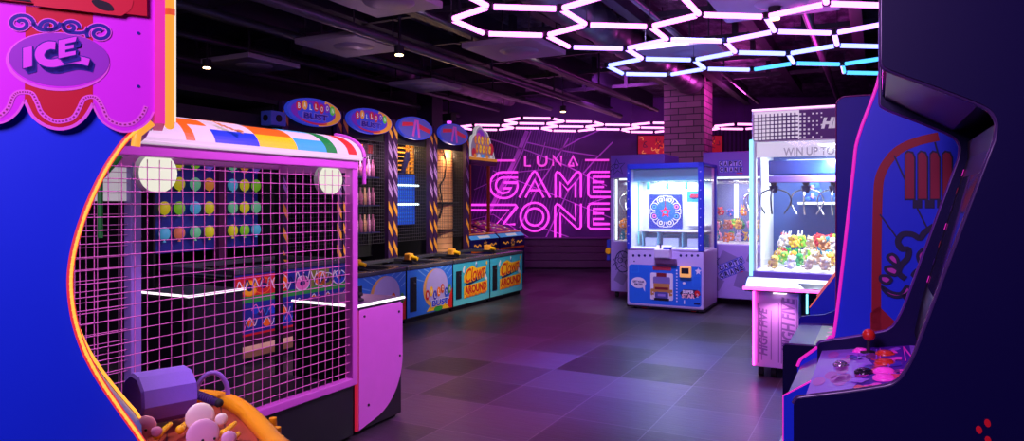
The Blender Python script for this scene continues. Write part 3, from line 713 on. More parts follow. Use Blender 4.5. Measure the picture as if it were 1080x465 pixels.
# ================================================================ flag-roofed wire cage
CV = -2.88; CU0, CU1 = 1.58, 3.365; ZB, ZT = .365, 1.675
BEAM = mat('cage_beam_pink', S(215, 105, 215), .35); WIRE = mat('cage_wire_pink', S(242, 140, 208), .4)
cage = thing('wire_cage', 'pink wire mesh cage with curved roof of painted flags, left of the aisle', 'game cage', (CV, 2.6, 0))
b = MB(); b.box(CV-.6, CV+.01, CU0, CU1+.0, .02, ZB-.03, BLACK, .006); b.build('base', cage)
b = MB(); b.box(CV-.03, CV+.03, CU0, CU1+.02, ZB-.03, ZB+.015, BEAM, .005); b.box(CV-.03, CV+.035, CU0, CU1+.02, ZT-.008, ZT+.048, BEAM, .006); b.box(CV-.03, CV+.03, CU1-.03, CU1+.02, ZB, ZT, BEAM, .005)
b.box(CV-.63, CV-.57, 2.30, 2.36, 0.3, ZT, LILAC, .005); b.box(CV-.63, CV-.57, CU0, 2.36, ZT-.03, ZT+.05, BEAM, .005); b.box(CV-.6, CV, CU1-.03, CU1, ZT-.03, ZT+.04, BEAM, .005); b.box(CV-.63, CV-.57, 2.36, CU1+.02, ZT-.0, ZT+.05, BEAM, .005); b.box(CV-.63, CV-.59, CU1-.03, CU1+.01, .02, ZT, MATT, .005)
b.build('frame', cage)
b = MB(); r = .0021
n = int((CU1-CU0)/.058)
for i in range(n+1): u = CU0+(CU1-CU0)*i/n; b.cyl((CV, u, ZB), (CV, u, ZT-.02), r, WIRE, n=5, caps=False)
for i in range(1, 24): z = ZB+(ZT-ZB)*i/24; b.cyl((CV+.004, CU0, z), (CV+.004, CU1, z), r, WIRE, n=5, caps=False)
b.build('wire_mesh', cage)
b = MB()
for i in range(14): u = CU0+(2.31-CU0)*i/13; b.cyl((CV-.6, u, ZB), (CV-.6, u, ZT), r, WIRE, n=5, caps=False)
for i in range(1, 24): z = ZB+(ZT-ZB)*i/24; b.cyl((CV-.6, CU0, z), (CV-.6, 2.31, z), r, WIRE, n=5, caps=False)
b.build('rear_wire_mesh', cage)
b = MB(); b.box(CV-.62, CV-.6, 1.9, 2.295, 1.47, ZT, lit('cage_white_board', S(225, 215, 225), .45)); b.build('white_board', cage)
b = MB(); b.tube([(CV-.3, 1.97, 1.3), (CV-.3, 1.97, 1.57), (CV-.27, 2.05, 1.68)], .012, GREEN, 6); b.build('green_strap', cage)
# the roof: a quarter barrel in bands, brightness put into the flags as glow
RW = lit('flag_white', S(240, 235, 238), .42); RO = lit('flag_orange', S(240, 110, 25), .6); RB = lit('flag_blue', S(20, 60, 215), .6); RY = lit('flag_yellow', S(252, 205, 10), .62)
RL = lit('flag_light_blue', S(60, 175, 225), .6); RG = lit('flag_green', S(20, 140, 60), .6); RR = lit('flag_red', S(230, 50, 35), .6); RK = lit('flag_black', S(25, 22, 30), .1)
NA = 12
prof = [(CV+.045-.27*(1-math.cos(PI/2*i/NA*.92)), ZT+.06+.152*math.sin(PI/2*i/NA*.92)) for i in range(NA+1)]
def uof(px): return on_v(px, 150, CV)[0]
cells = [(CU0-.02, uof(150), [RW]*12), (uof(150), uof(167), [RW]*3+[RK]*5+[RW]*4), (uof(167), uof(190), [RW]*12), (uof(190), uof(200), [RW]+[RO]*11), (uof(200), uof(221), [RW]*6+[RO]*3+[RW]*3),
         (uof(221), uof(268), [RW]+[RB]*4+[RW]*5+[RO]*2), (uof(268), uof(308), [RW]+[RY]*4+[RO]*4+[RK]*3), (uof(308), uof(339), [RW]+[RL]*4+[RW]*4+[RL]*3),
         (uof(339), uof(350), [RW]+[RG]*11), (uof(350), uof(362), [RW]*12), (uof(362), uof(371), [RW]+[RR]*11), (uof(371), CU1+.05, [RW]*12)]
b = MB()
for a0, a1, ms in cells:
    for i in range(NA):
        p, q = prof[i], prof[i+1]
        b.add([(p[0], a0, p[1]), (p[0], a1, p[1]), (q[0], a1, q[1]), (q[0], a0, q[1])], [(0, 1, 2, 3)], ms[i], True)
top = prof[-1]
b.add([(top[0], CU0-.02, top[1]), (top[0], CU1+.05, top[1]), (CV-.64, CU1+.05, ZT+.08), (CV-.64, CU0-.02, ZT+.08)], [(0, 1, 2, 3)], RW)
b.prism([(CV+.045, ZT+.05)]+prof+[(CV-.64, ZT+.08), (CV-.64, ZT+.05)], 'y', CU1+.035, CU1+.055, RW); b.box(CV-.64, CV+.05, CU0-.02, CU1+.055, ZT+.045, ZT+.062, RW, .004)
ue = uof(240)
f = Face(b, (prof[6][0]+.012, 0, prof[6][1]+.006), (0, 1, 0), Vector((prof[7][0]-prof[6][0], 0, prof[7][1]-prof[6][1])).normalized(), .004)
for k in range(5): f.stroke([(ue-.05+k*.02, .05-k*.02), (ue-.03+k*.02, -.01-k*.016)], .012, mat('emblem_gold', S(215, 160, 60), .4), 1)
f.oval(ue+.045, -.05, .02, .014, mat('emblem_gold', S(215, 160, 60), .4), 2)
b.build('flag_roof', cage)
b = MB(); b.tube([(p[0]+.008, CU1+.05, p[1]+.006) for p in prof], .012, BEAM, 6); b.tube([(p[0]+.008, CU1+.05, p[1]) for p in [(CV+.045, ZT+.06), (CV+.045, ZT-.1)]], .012, BEAM, 6); b.build('roof_trim', cage)
for px, rr_, lab in ((167, .092, 'round white lamp under the left end of the flag roof'), (349, .090, 'round white lamp under the right end of the flag roof')):
    u, z = on_v(px, 182, CV-.065); u = min(u, 3.243); z = min(z, 1.60)
    t = thing('globe_lamp', lab, 'lamp', (CV-.065, u, z))
    b = MB(); b.ball((CV-.065, u, z), (.05, rr_, rr_), glow('lamp_shade_white', (1, .97, .82), .85), 24, 14); b.build('lamp_shade', t)
    b = MB(); b.cyl((CV-.065, u, z+rr_*.95), (CV-.065, u, ZT-.002 if z+rr_*.95 < ZT else z+rr_*.97), .012, MATT, n=8); b.cyl((CV-.075, u, z), (CV-.115, u, z), rr_*1.0, WHITE, n=24); b.build('bracket', t)

# the counters that stand behind and beyond the cage
LEDW = glow('white_edge_light', (1, .86, 1), 1.7)
PNK = mat('pink_side_panel', S(225, 120, 225), .35)
def counter(v0, v1, u0, u1, z, label, pink):
    t = thing('game_counter', label, 'counter', ((v0+v1)/2, (u0+u1)/2, 0))
    b = MB(); b.box(v0, v1-.02, u0, u1, .02, z-.03, BLACK, .006); b.box(v0+.03, v1-.05, u0+.03, u1-.03, 0, .02, MATT); b.build('body', t)
    b = MB(); b.box(v0, v1, u0, u1, z-.03, z-.006, BLACK, .006); b.box(v0+.03, v1-.03, u0+.03, u1-.03, z-.006, z, mat('counter_top', S(70, 25, 90) if pink else S(20, 95, 35), .35)); b.build('top', t)
    b = MB(); b.tube([(v0, u0-.004, z-.008), (v1+.004, u0-.004, z-.008), (v1+.004, u1, z-.008)], .009, LEDW, 6); b.build('edge_light', t)
    if pink:
        pts = [(u0+.02, .03), (u0+.02, z-.045), (u0+.035, z-.035), (u1-.03, z-.035), (u1-.008, z-.055), (u1-.008, .42)]+arc(u1-.36, .42, .352, .36, 0, -80, 12)[1:]
        b = MB(); b.prism(pts, 'x', v1-.02, v1-.004, PNK)
        pp = b.build('side_panel', t)
        for y, zz in ((u0+.07, z-.08), (u1-.05, z-.1), (u0+.11, .17), (u1-.04, .42)): b = MB(); b.cyl((v1-.004, y, zz), (v1+.001, y, zz), .008, DARK, n=8); b.build('screw', pp)
        b = MB(); b.box(v1-.022, v1-.006, u0-.002, u0+.016, .03, z-.04, glow('red_edge', (.9, .02, .08), .5)); b.build('red_edge', t)
        b = MB(); b.lathe([(0, .0), (.03, 0), (.03, .012), (.012, .02), (.012, .03), (.024, .034), (.024, .05), (0, .055)], (v1-.12, u0+.16, z), MATT, 14); b.build('knob', t)
    return t
counter(-3.42, -2.872, 3.405, 3.885, .82, 'black counter with a pink rounded side panel at the end of the cage', True)
counter(-4.72, -4.2, 3.22, 3.70, .82, 'black counter with green top and white lit edge, behind the cage mesh', False)

# ================================================================ hammer game with the scalloped awning
ice = thing('hammer_game', 'tall blue hammer game with magenta scalloped awning and orange edge lights', 'arcade machine', (0, .3, 0), I)
I_MAG = mat('awning_magenta', (.80, .035, .86), .35, var=.02); I_BLU = mat('side_blue', (.005, .04, .78), .4, var=.02); I_RED = mat('awning_red', (.62, .01, .03), .4, var=.02)
I_INK = mat('awning_ink', (.02, .015, .30), .4); I_VIO = mat('awning_violet', (.36, .04, .55), .4); I_PNK = mat('awning_pink_line', (.92, .16, .80), .4)
OR_C = glow('orange_led', (1.0, .36, .04), 1.7); RD_C = glow('red_led', (1.0, .03, .04), .75)
TK = .03
curve = smooth([(150, 130), (132, 146), (117, 166), (104, 188), (92, 214), (82, 241), (75, 268), (72, 295), (74, 323), (80, 350), (90, 376), (105, 403), (124, 431), (140, 453), (150, 468)], 4)
cw = [on_i(x, y, 0) for x, y in curve]
xl = -.62
zlo = cw[-1][1]
b = MB(); b.prism([(xl, .02), (xl, 2.05), (cw[0][0], 2.05)]+cw+[(cw[-1][0]+.0, .02)], 'y', 0, TK, I_BLU, mat('side_edge_sky', S(90, 130, 225), .35)); b.build('side_panel', ice)
low_ = [p for p in cw if p[1] < on_i(78, 347, 0)[1]]
dep = [TK+.165*min(1, (i/(len(low_)-1))*1.25) for i in range(len(low_))]
b = MB(); n_ = len(low_); SKYE = mat('side_edge_sky', S(90, 130, 225), .35)
b.add([(x, TK, z) for x, z in low_]+[(x, d_, z) for (x, z), d_ in zip(low_, dep)], [(i, i+1, n_+i+1, n_+i) for i in range(n_-1)], SKYE)
b.add([(x, d_, z) for (x, z), d_ in zip(low_, dep)]+[(x-.03, d_, z) for (x, z), d_ in zip(low_, dep)], [(i, i+1, n_+i+1, n_+i) for i in range(n_-1)], SKYE); b.build('side_edge', ice)
b = MB(); b.tube([(x+.006, d_, z) for (x, z), d_ in zip(low_, dep)], .0042, OR_C, 8); b.build('inner_edge_light', ice)
for yy, nm in ((-.006, 0),):
    if nm == 0: b = MB(); b.tube([(x+.004, yy+.006, z) for x, z in cw], .0085, RD_C, 8); b.build('red_edge_light', ice)
    b = MB(); b.tube([(x+(.007 if nm == 0 else .013), yy-.006, z) for x, z in cw], .0036, OR_C, 8)
    d = 0
    for i in range(1, len(cw)):
        n_ = max(1, int(math.dist(cw[i], cw[i-1])/.016))
        for j in range(n_):
            s_ = (j+.5)/n_; x = cw[i-1][0]*(1-s_)+cw[i][0]*s_; z = cw[i-1][1]*(1-s_)+cw[i][1]*s_
            b.ball((x+(.007 if nm == 0 else .014), yy-.008, z), .0044, OR_C, 6, 4)
    b.build('orange_edge_light', ice)
# awning
YF = -.018
ai = lambda x, y: on_i(x, y, YF)
scal = smooth([(-45, 108), (-38, 118), (-25, 128), (-10, 131), (6, 128), (17, 120), (23, 111), (26, 105)], 4)+smooth([(26, 105), (29, 112), (35, 123), (47, 132), (62, 136), (77, 133), (88, 125), (95, 115), (98, 109)], 4)[1:]+smooth([(98, 109), (101, 117), (108, 128), (120, 136), (133, 139), (147, 135), (157, 127), (162, 118)], 4)[1:]
top_l, top_r = (-45, -4), (165, 19.5)
b = MB(); b.prism([ai(*p) for p in scal]+[ai(165, 118), ai(165, -60), ai(-45, -60)], 'y', YF, .56, I_MAG, I_MAG)
f = Face(b, (0, YF, 0), (1, 0, 0), (0, 0, 1), .00035)
F = lambda pts, m, k=1: f.fill([ai(*p) for p in pts], m, k)
mid = [p for p in scal if 26 <= p[0] <= 98.01]
F([(27, 6)]+[(98, 14)]+mid[::-1], I_RED, 1)
def off(pts, dy, dx=0): return [(x+dx, y+dy) for x, y in pts]
def sc(pts, m, w, k): f.stroke([ai(*p) for p in pts], w, m, k)
px1 = .0027
sc([p for p in scal if p[0] <= 26], I_PNK, 2*px1, 2); sc(mid, I_PNK, 3*px1, 2); sc([p for p in scal if p[0] >= 98], I_PNK, 2.*px1, 2)
inner = smooth([(-10, 124), (0, 122), (9, 113), (13, 103), (18, 98), (26, 97), (34, 99), (39, 108), (44, 119), (55, 127), (65, 128), (77, 124), (84, 113), (88, 105), (95, 102), (102, 104), (108, 113), (114, 125), (126, 131), (140, 130), (150, 121), (154, 112)], 6)
sc(inner, I_PNK, 4.2*px1, 3)
for i in range(0, len(inner)-2, 2): sc(inner[i:i+2], mat('stitch', (.35, .01, .2), .5), 1.5*px1, 5)
# top stripe under the topper
sc([(-45, -3.5), (155, 18.7)], I_PNK, 1.6*px1, 4)
# oval badge, scrolls and lettering
def OV(cx, cy, rx, ry, m, k, rot=3): f.fill([ai(cx+rx*math.cos(t_)*math.cos(math.radians(rot))-ry*math.sin(t_)*math.sin(math.radians(rot)), cy+rx*math.cos(t_)*math.sin(math.radians(rot))+ry*math.sin(t_)*math.cos(math.radians(rot))) for t_ in [2*PI*i/40 for i in range(40)]], m, k)
OV(61, 65, 55, 31, I_PNK, 4); OV(62, 64, 53, 29, I_MAG, 5); OV(62.5, 63, 53, 28, I_VIO, 6)
def spiral(cx, cy, r, turns, a0, sgn): return [(cx+r*(1-.74*i/30)*math.cos(a0+sgn*turns*2*PI*i/30), cy+r*.72*(1-.74*i/30)*math.sin(a0+sgn*turns*2*PI*i/30)) for i in range(31)]
S1 = smooth([(42, 31), (48, 30), (40, 26), (33, 19)], 5)
for path in (spiral(22, 25, 14, 1.45, .3, -1), spiral(52, 28, 10, 1.3, PI*.9, 1), spiral(74, 29, 10, 1.3, .2, -1), spiral(105, 35, 14, 1.45, PI*.85, 1), smooth([(35, 24), (40, 30), (48, 32), (60, 30), (64, 24)], 5), smooth([(66, 24), (70, 33), (80, 35), (90, 34), (93, 29)], 5)):
    sc(path, I_PNK, 5.0*px1, 7); sc(path, I_INK, 3.2*px1, 8)
def letter(pts, k=10):
    F([(x+5, y+6) for x, y in pts], I_INK, k); 
    for s_ in (1.25, 2.5, 3.75): F([(x+s_, y+s_*1.2) for x, y in pts], I_INK, k)
    f.stroke([ai(*p) for p in pts], 1.6*px1, I_INK, k+1, True); F(pts, I_PNK if False else mat('logo_fill', (.86, .10, .86), .35), k+2)
letter([(24.5, 51), (34, 49), (34, 70), (24.5, 72.5)])
cpath = smooth([(58.5, 48.5), (52, 48), (45.5, 51), (42, 56.5), (43, 62), (48, 66), (56, 67), (65, 65), (75, 63), (84, 63.5), (94, 66)], 5)
for q_ in range(7): sc(off(cpath, q_*1.0, q_*.83), I_INK, 9.0*px1, 10)
sc(cpath, I_INK, 9.4*px1, 11); sc(cpath, mat('logo_fill', (.86, .10, .86), .35), 7.4*px1, 12)
letter([(62, 43), (81, 39), (80, 44), (69, 46.5), (69, 49), (78, 47.5), (78, 51), (69, 53), (69, 56), (80, 54), (80, 58), (62, 62)], 16)
for x, y in ((146, 35), (146, 91)): f.oval(*ai(x, y), .004, .004, I_INK, 6)
b.build('awning', ice)
# red topper with the dark eye shape
b = MB(); b.prism([ai(-45, -60), ai(155, -60), ai(155, 18), ai(-45, -4.5)], 'y', YF-.012, YF, I_RED)
f = Face(b, (0, YF-.012, 0), (1, 0, 0), (0, 0, 1), .001)
f.fill([ai(*p) for p in smooth([(97, 2), (104, 1), (116, 5), (120, 12), (110, 12), (101, 8)], 5, True)], MATT, 2)
f.fill([ai(*p) for p in smooth([(128, 18), (139, 9), (139, -10), (120, -20), (90, -18), (60, -12), (40, 0), (36, 7)], 5, False)], mat('topper_red_bright', (.70, .03, .05), .35), 1); f.fill([ai(-45, -10), ai(-10, -14), ai(30, -2), ai(34, 3.4), ai(-45, -5.5)], MATT, 2)
b.build('topper', ice)
# lit column at the front edge of the awning
xa, xb, xc = ai(163, 60)[0], ai(174, 60)[0], ai(185, 60)[0]
zl = ai(180, 131)[1]
b = MB(); b.box(xa, xb, YF-.006, .2, zl, 2.3, mat('column_magenta', (.7, .03, .35), .35, 0, (.9, .05, .3), .35)); b.build('column_trim', ice)
b = MB(); b.cyl(((xb+xc)/2, .012, zl), ((xb+xc)/2, .012, 2.3), (xc-xb)/2, mat('amber_tube', (.5, .2, .03), .25, 0, (1.0, .40, .05), .95, var=0), n=18); b.ball(((xb+xc)/2, .012, zl), ((xc-xb)/2, (xc-xb)/2, .012), mat('amber_tube'), 18, 6, -PI/2, 0)
b.cyl(((xb+xc)/2, .012, ai(180, 14)[1]), ((xb+xc)/2, .012, ai(180, 7)[1]), (xc-xb)/2+.002, mat('amber_band', (.5, .08, .03), .3, 0, (1, .12, .05), .7)); b.build('amber_column', ice)
b = MB(); b.box(xc-.001, xc+.003, .006, .014, zl+.01, 2.3, glow('pale_edge', (1, .85, .75), 1.0)); b.build('pale_edge', ice)
b = MB(); x0, z0 = ai(143, 148); x1, z1 = ai(160, 128); b.tube([(x0, 0.0, z0-.015), (x0+.004, 0, z0+.02), (x1, 0, z1)], .012, mat('amber_tube'), 8); b.build('amber_bracket', ice)
# play tray
tray = [(-.12, .64), (.17, .64), (.25, .605), (.30, .53), (.335, .40), (.355, .25), (.375, 0), (.375, -.28), (-.12, -.28)]
ZP = .74
T_OR = mat('rim_orange', S(255, 172, 20), .25)
b = MB(); b.prism([(x*.98, y*.98) for x, y in tray], 'z', ZP-.04, ZP-.012, mat('tray_floor', S(165, 65, 50), .45)); f = Face(b, (0, 0, ZP-.012), (1, 0, 0), (0, 1, 0), .001)
for i in range(6): f.stroke([(-.1+i*.085, -.25), (-.06+i*.085, .6)], .004, mat('plank_line', S(90, 25, 30), .5), 1)
for x, y in ((.26, .42), (.24, .2), (.28, .1)): f.stroke([(x-.05, y), (x, y+.01), (x+.04, y-.02)], .004, mat('plank_line', S(90, 25, 30), .5), 2)
b.build('tray_floor', ice)
sm = smooth(tray, 5)
b = MB(); b.tube([(x, y, ZP) for x, y in sm], .03, T_OR, 12); b.build('tray_rim', ice)
b = MB(); b.tube([(x*1.07+.004, y*1.03, ZP-.045) for x, y in sm], .022, mat('rim_purple', S(150, 40, 130), .35), 8); b.build('purple_rim', ice)
b = MB(); b.prism([(x*.95, y*.95) for x, y in tray], 'z', .02, ZP-.04, mat('tray_body', S(200, 70, 30), .4)); b.build('tray_body', ice)
for px, py in ((283, 446), (287, 456), (290, 466)): x, y = on_iz(px, py, .72); b = MB(); b.cyl((x+.015, y, .66), (x+.015, y, .735), .016, T_OR, .013, 10); b.build('rim_clip', ice)
T_CRM = mat('target_cream', S(248, 242, 225), .4); T_PK = mat('target_pink', S(240, 160, 190), .4)
def critter(px, py, r, m, ears, lab, zc=.785):
    x, y = on_iz(px, py, zc); b = MB(); b.ball((x, y, zc), (r, r*.24, r*1.05), m, 20, 12)
    b.cyl((x, y, ZP-.01), (x, y, zc), r*.22, m, n=10)
    o = b.build('pop_up_target', ice, label=lab)
    for ex, ey, er in ears:
        a, c = on_iz(ex, ey, zc); b = MB(); b.ball((a, c-.01, zc), (er, er*.4, er), m, 14, 8); b.build('ear', o)
    for s_ in (-.25, .45): b = MB(); b.ball((x+s_*r+.01, y-r*.24, zc-r*.25), .004, MATT, 8, 5); b.build('eye', o)
critter(153, 450, .032, T_PK, [(165, 454, .016), (146, 443, .012)], 'pink pop-up target')
critter(211, 440, .044, T_CRM, [(233, 441, .019)], 'cream pop-up target')
critter(214, 459, .046, mat('target_rose', S(235, 190, 215), .4), [(241, 461, .022)], 'pale rose pop-up target')
for (x0, y0), (x1, y1) in (((166, 458), (180, 448)), ((236, 456), (248, 447)), ((190, 452), (197, 446)), ((240, 466), (252, 458))):
    a, c = on_iz(x0, y0, .765); d, e = on_iz(x1, y1, .765); b = MB(); b.cyl((a, c, .762), (d, e, .768), .012, YELLOW, .007, 10); b.ball((a, c, .762), .014, YELLOW, 10, 6); b.build('yellow_foot', ice)
b = MB(); x, y = on_iz(200, 436, .74); b.box(x-.01, x+.035, y-.05, y-.0, .729, .74, mat('tray_block_blue', S(130, 170, 230), .4), .006); b.build('blue_block', ice)
b = MB(); cx_, cy_ = on_iz(224, 419, .77); b.tube([(cx_+.055*math.cos(a), cy_+.02, .762+.092*math.sin(a)) for a in [PI*i/16 for i in range(17)]], .0085, mat('lilac_hose', S(140, 95, 205), .4), 8); b.build('hose_loop', ice)
# mallet
mal = thing('padded_mallet', 'purple padded mallet lying on the orange play tray', 'mallet', (.1, .2, .83), I)
b = MB(); h0 = on_iz(141, 422, .835)
P0 = Vector((*h0, .835)); d = Vector((.90, .36, -.03)).normalized(); P1 = P0+d*.165
PUR = mat('mallet_purple', S(140, 100, 235), .75, bump=.2, nscale=200)
b.cyl(P0, P1, .086, PUR, n=10, smooth=False); b.cyl(P0-d*.006, P0, .076, PUR, .086, 10, smooth=False); b.cyl(P1, P1+d*.006, .086, PUR, .076, 10, smooth=False); b.build('head', mal)
b = MB(); m0 = P1+d*.006; m1 = Vector((*on_iz(231, 425, .815), .815)); b.cyl(m0, m1, .0135, mat('handle_dark', S(45, 20, 80), .5), .0125, 12); b.ball(m0, .014, WHITE, 10, 6); b.ball(m1, .014, MATT, 10, 6)
for i in range(9): q_ = m0.lerp(m1, .25+.07*i); q2 = m0.lerp(m1, .27+.07*i); b.cyl(q_, q2, .0146, mat('handle_wrap', S(75, 40, 120), .6), n=12)
b.build('handle', mal)
# ================================================================ arcade cabinets on the right
CAB = mat('cabinet_navy', S(11, 6, 66), .42, var=.03, spec=.25); CAB2 = mat('cabinet_deep_blue', S(28, 16, 175), .42, spec=.25); GLOSSK = mat('gloss_black', (.004, .004, .008), .32, spec=.22); CABB = mat('cabinet_art_blue', (.006, .045, .95), .42, var=.02)
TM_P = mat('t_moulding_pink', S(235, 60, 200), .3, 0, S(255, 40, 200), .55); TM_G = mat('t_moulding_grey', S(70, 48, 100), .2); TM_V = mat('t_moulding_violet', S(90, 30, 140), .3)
A = lambda x, y: on_u(x, y, 1.75)
cabA = thing('arcade_cabinet', 'nearest arcade cabinet, dark navy with red ball joystick and round buttons', 'arcade cabinet', (.3, 2.1, 0), group='arcade cabinets along the right side')
H1, H2, N1, M1, S1_, T1, U1, V1 = A(930, 66), A(1038, 111), A(1051, 124), A(1051, 148), A(975, 350), A(953, 397), A(932, 409), A(838, 422)
front = [(H1[0], 2.02), (H1[0], H1[1]+.01)]+smooth([H1, A(938, 73), A(990, 92), H2, N1, A(1053, 134), M1], 4)+smooth([M1, A(1015, 243), S1_, A(964, 378), T1, A(944, 405), U1, A(890, 415), A(848, 420), A(840, 422), A(837, 427)], 4)[1:]
vt = front[-1][0]
prof_ = front+[(vt, .3), (vt+.05, .05), (.78, .05), (.78, 2.02)]
for u0 in (1.75, 2.48):
    b = MB(); b.prism(prof_, 'y', u0, u0+.022, CAB); pn = b.build('side_panel', cabA)
    b = MB(); b.tube([(p[0], u0+.011, p[1]) for p in front], .0062, TM_G if u0 < 2 else TM_V, 6); b.build('edge_trim', pn)
    if u0 < 2:
        b = MB(); f = Face(b, (0, u0, 0), (1, 0, 0), (0, 0, 1), .001)
        for x, y in ((1041.5, 446), (1032.5, 453), (1042, 464), (1034, 471)): f.oval(*A(x, y), .0055, .0085, mat('red_dot', S(235, 25, 45), .4), 1, rot=.2)
        b.build('red_dots', pn)
y0, y1 = 1.772, 2.48
b = MB(); b.prism([(H1[0]+.012, H1[1]+.012), (H2[0], H2[1]+.012), (.7, H2[1]+.012), (.7, 2.0), (H1[0]+.012, 2.0)], 'y', y0, y1, GLOSSK); b.build('hood', cabA)
b = MB(); b.box(H1[0]+.004, H1[0]+.012, y0, y1, 1.80, 1.98, mat('marquee_glass', (.03, .05, .3), .1)); b.build('marquee', cabA)
b = MB()
for k in range(9):
    for j in range(3): b.cyl((H1[0]+.10+.02*k, y0+.30+.03*j, H1[1]-.0+.012-.0035*k-.028), (H1[0]+.10+.02*k, y0+.30+.03*j, H1[1]-.2*0), .004, MATT, n=6)
b.build('speaker_holes', cabA)
b = MB(); b.prism([(M1[0]+.02, M1[1]+.05), (M1[0]+.02, M1[1]), (S1_[0]+.03, S1_[1]-.02), (T1[0]+.05, T1[1]-.02), (.7, T1[1]-.02), (.7, M1[1]+.05)], 'y', y0, y1, GLOSSK); b.build('monitor_bezel', cabA)
b = MB(); e0, e1 = Vector((M1[0]+.02, 0, M1[1])), Vector((S1_[0]+.03, 0, S1_[1]-.02)); up = (e0-e1); L_ = up.length; up.normalize()
f = Face(b, e1, (0, -1, 0), up, .002); f.rect(-y1+.07, -y0-.07, .05, L_-.06, mat('dark_screen', (.004, .004, .012), .06), 1, r=.02)
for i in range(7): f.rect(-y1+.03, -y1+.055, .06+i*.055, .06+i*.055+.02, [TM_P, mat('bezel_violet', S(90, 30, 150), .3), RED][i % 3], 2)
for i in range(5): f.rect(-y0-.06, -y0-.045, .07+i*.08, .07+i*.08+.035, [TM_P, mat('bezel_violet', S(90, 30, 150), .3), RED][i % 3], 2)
b.build('screen', cabA)
# control panel
c0 = (V1[0]+.012, V1[1]-.022); c1 = (T1[0]+.04, T1[1]-.062)
b = MB(); b.prism([c0, c1, (.7, c1[1]), (.7, .72), (c0[0], .84)], 'y', y0, y1, mat('panel_lilac', S(150, 100, 220), .42))
ax = Vector((c1[0]-c0[0], 0, c1[1]-c0[1])); Lc = ax.length; ax.normalize()
f = Face(b, (c0[0], 0, c0[1]), ax, (0, 1, 0), .0008)
def cp(px, py):                # pixel -> panel coordinates
    z = c0[1]+.02
    for _ in range(6):
        v, u = on_z(px, py, z); z = c0[1]+(c1[1]-c0[1])*(v-c0[0])/(c1[0]-c0[0])
    return (v-c0[0])/ax.x, u
DPR = mat('print_dark_violet', S(70, 15, 150), .5, spec=.2); LPK = mat('print_hot_pink', S(245, 60, 200), .45); RPR = mat('print_coral', S(225, 50, 85), .45); LVI = mat('print_violet_line', S(160, 80, 230), .45)
f.fill([(.075, y0+.003), (.14, y0+.003)]+[(Lc-.003, y0+.003), (Lc-.003, y1-.003), (.105, y1-.003), (.15, (y0+y1)/2+.1), (.12, (y0+y1)/2-.1)], DPR, 1)  # pale lilac left bare in front is the panel's reflection painted in
r3 = random.Random(11)
for i in range(44):
    x, u = r3.uniform(.10, Lc-.03), r3.uniform(y0+.05, y1-.04); q = []
    for k in range(9): a = 2*PI*k/9; rr_ = r3.uniform(.008, .026); q.append((min(Lc-.005, x+rr_*math.cos(a)), min(y1-.006, max(y0+.006, u+1.6*rr_*math.sin(a)))))
    f.fill(smooth(q, 3, True), [RPR, mat('print_plum', S(120, 25, 120), .45), LPK, mat('print_indigo', S(45, 25, 170), .45), LVI][i % 5], 2+i % 3)
for i in range(12):
    x, u = r3.uniform(.02, .10), r3.uniform(y0+.05, y1-.05); f.oval(x, u, .016, .05, mat('print_pale_pink', S(180, 80, 195), .45), 1)
for x0_, x1_, u0_, u1_ in ((.10, .17, y0+.02, y0+.10), (.12, .19, y0+.30, y0+.44), (.17, Lc-.02, y0+.46, y1-.04), (.2, Lc-.01, y0+.04, y0+.2), (.11, .16, y0+.5, y1-.05), (.19, .235, y0+.24, y0+.30)):
    f.stroke([(x0_, u0_), (x1_, u0_), (x1_, u1_), (x0_, u1_)], .0028, LVI if x0_ < .17 else LPK, 5, True)
f.stroke(arc(.235, y0+.22, .022, .06, 0, 360, 18), .003, LVI, 5, True)
for i in range(6): f.rect(.215+.012*(i % 2), .224+.012*(i % 2), y0+.28+.025*(i//2), y0+.298+.025*(i//2), LPK, 6)
f.stroke([(Lc-.02, y1-.03), (Lc-.004, y1-.2)], .005, LPK, 5)
cpanel = b.build('control_panel', cabA)
def P3(px, py, h=0): a, u = cp(px, py); q = Vector((c0[0], 0, c0[1]))+ax*a; return Vector((q.x, u, q.z+h))
bx, bp, bo, bk = mat('button_silver', (.6, .5, .7), .15, .8), mat('button_pink', S(245, 70, 205), .25, 0, S(255, 60, 200), .22), mat('button_orange', S(215, 60, 35), .25), mat('button_black', (.01, .01, .02), .15)
for px, py, r, m, m2 in ((887, 385.5, .021, bx, bp), (908, 371.5, .023, bp, bp), (912, 393.5, .026, bk, bk), (934, 374, .027, bo, bo), (934, 383.5, .027, bo, bo), (933.5, 393, .029, bp, bp), (933.5, 400, .029, bp, bp)):
    p = P3(px, py); b = MB(); b.lathe([(r, -.002), (r, .004), (r*.86, .007), (r*.8, .005), (r*.74, .005), (r*.72, .010), (r*.55, .0125), (0, .013)], p, m, 22); b.build('button', cabA)
p = P3(915.5, 372); b = MB(); b.cyl(p, p+Vector((.002, 0, .045)), .005, DARK, n=10); b.lathe([(0, .006), (.022, .005), (.024, 0)], p, MATT, 16); j = b.build('joystick', cabA)
b = MB(); b.ball(p+Vector((.002, 0, .055)), .0185, mat('joystick_red', S(215, 45, 30), .3), 20, 14); b.build('ball_top', j)
b = MB(); b.prism([(vt+.06, .06), (.7, .06), (.7, .74), (vt+.03, .84), (vt+.03, .7)], 'y', y0, y1, MATT); b.build('front_panel', cabA)

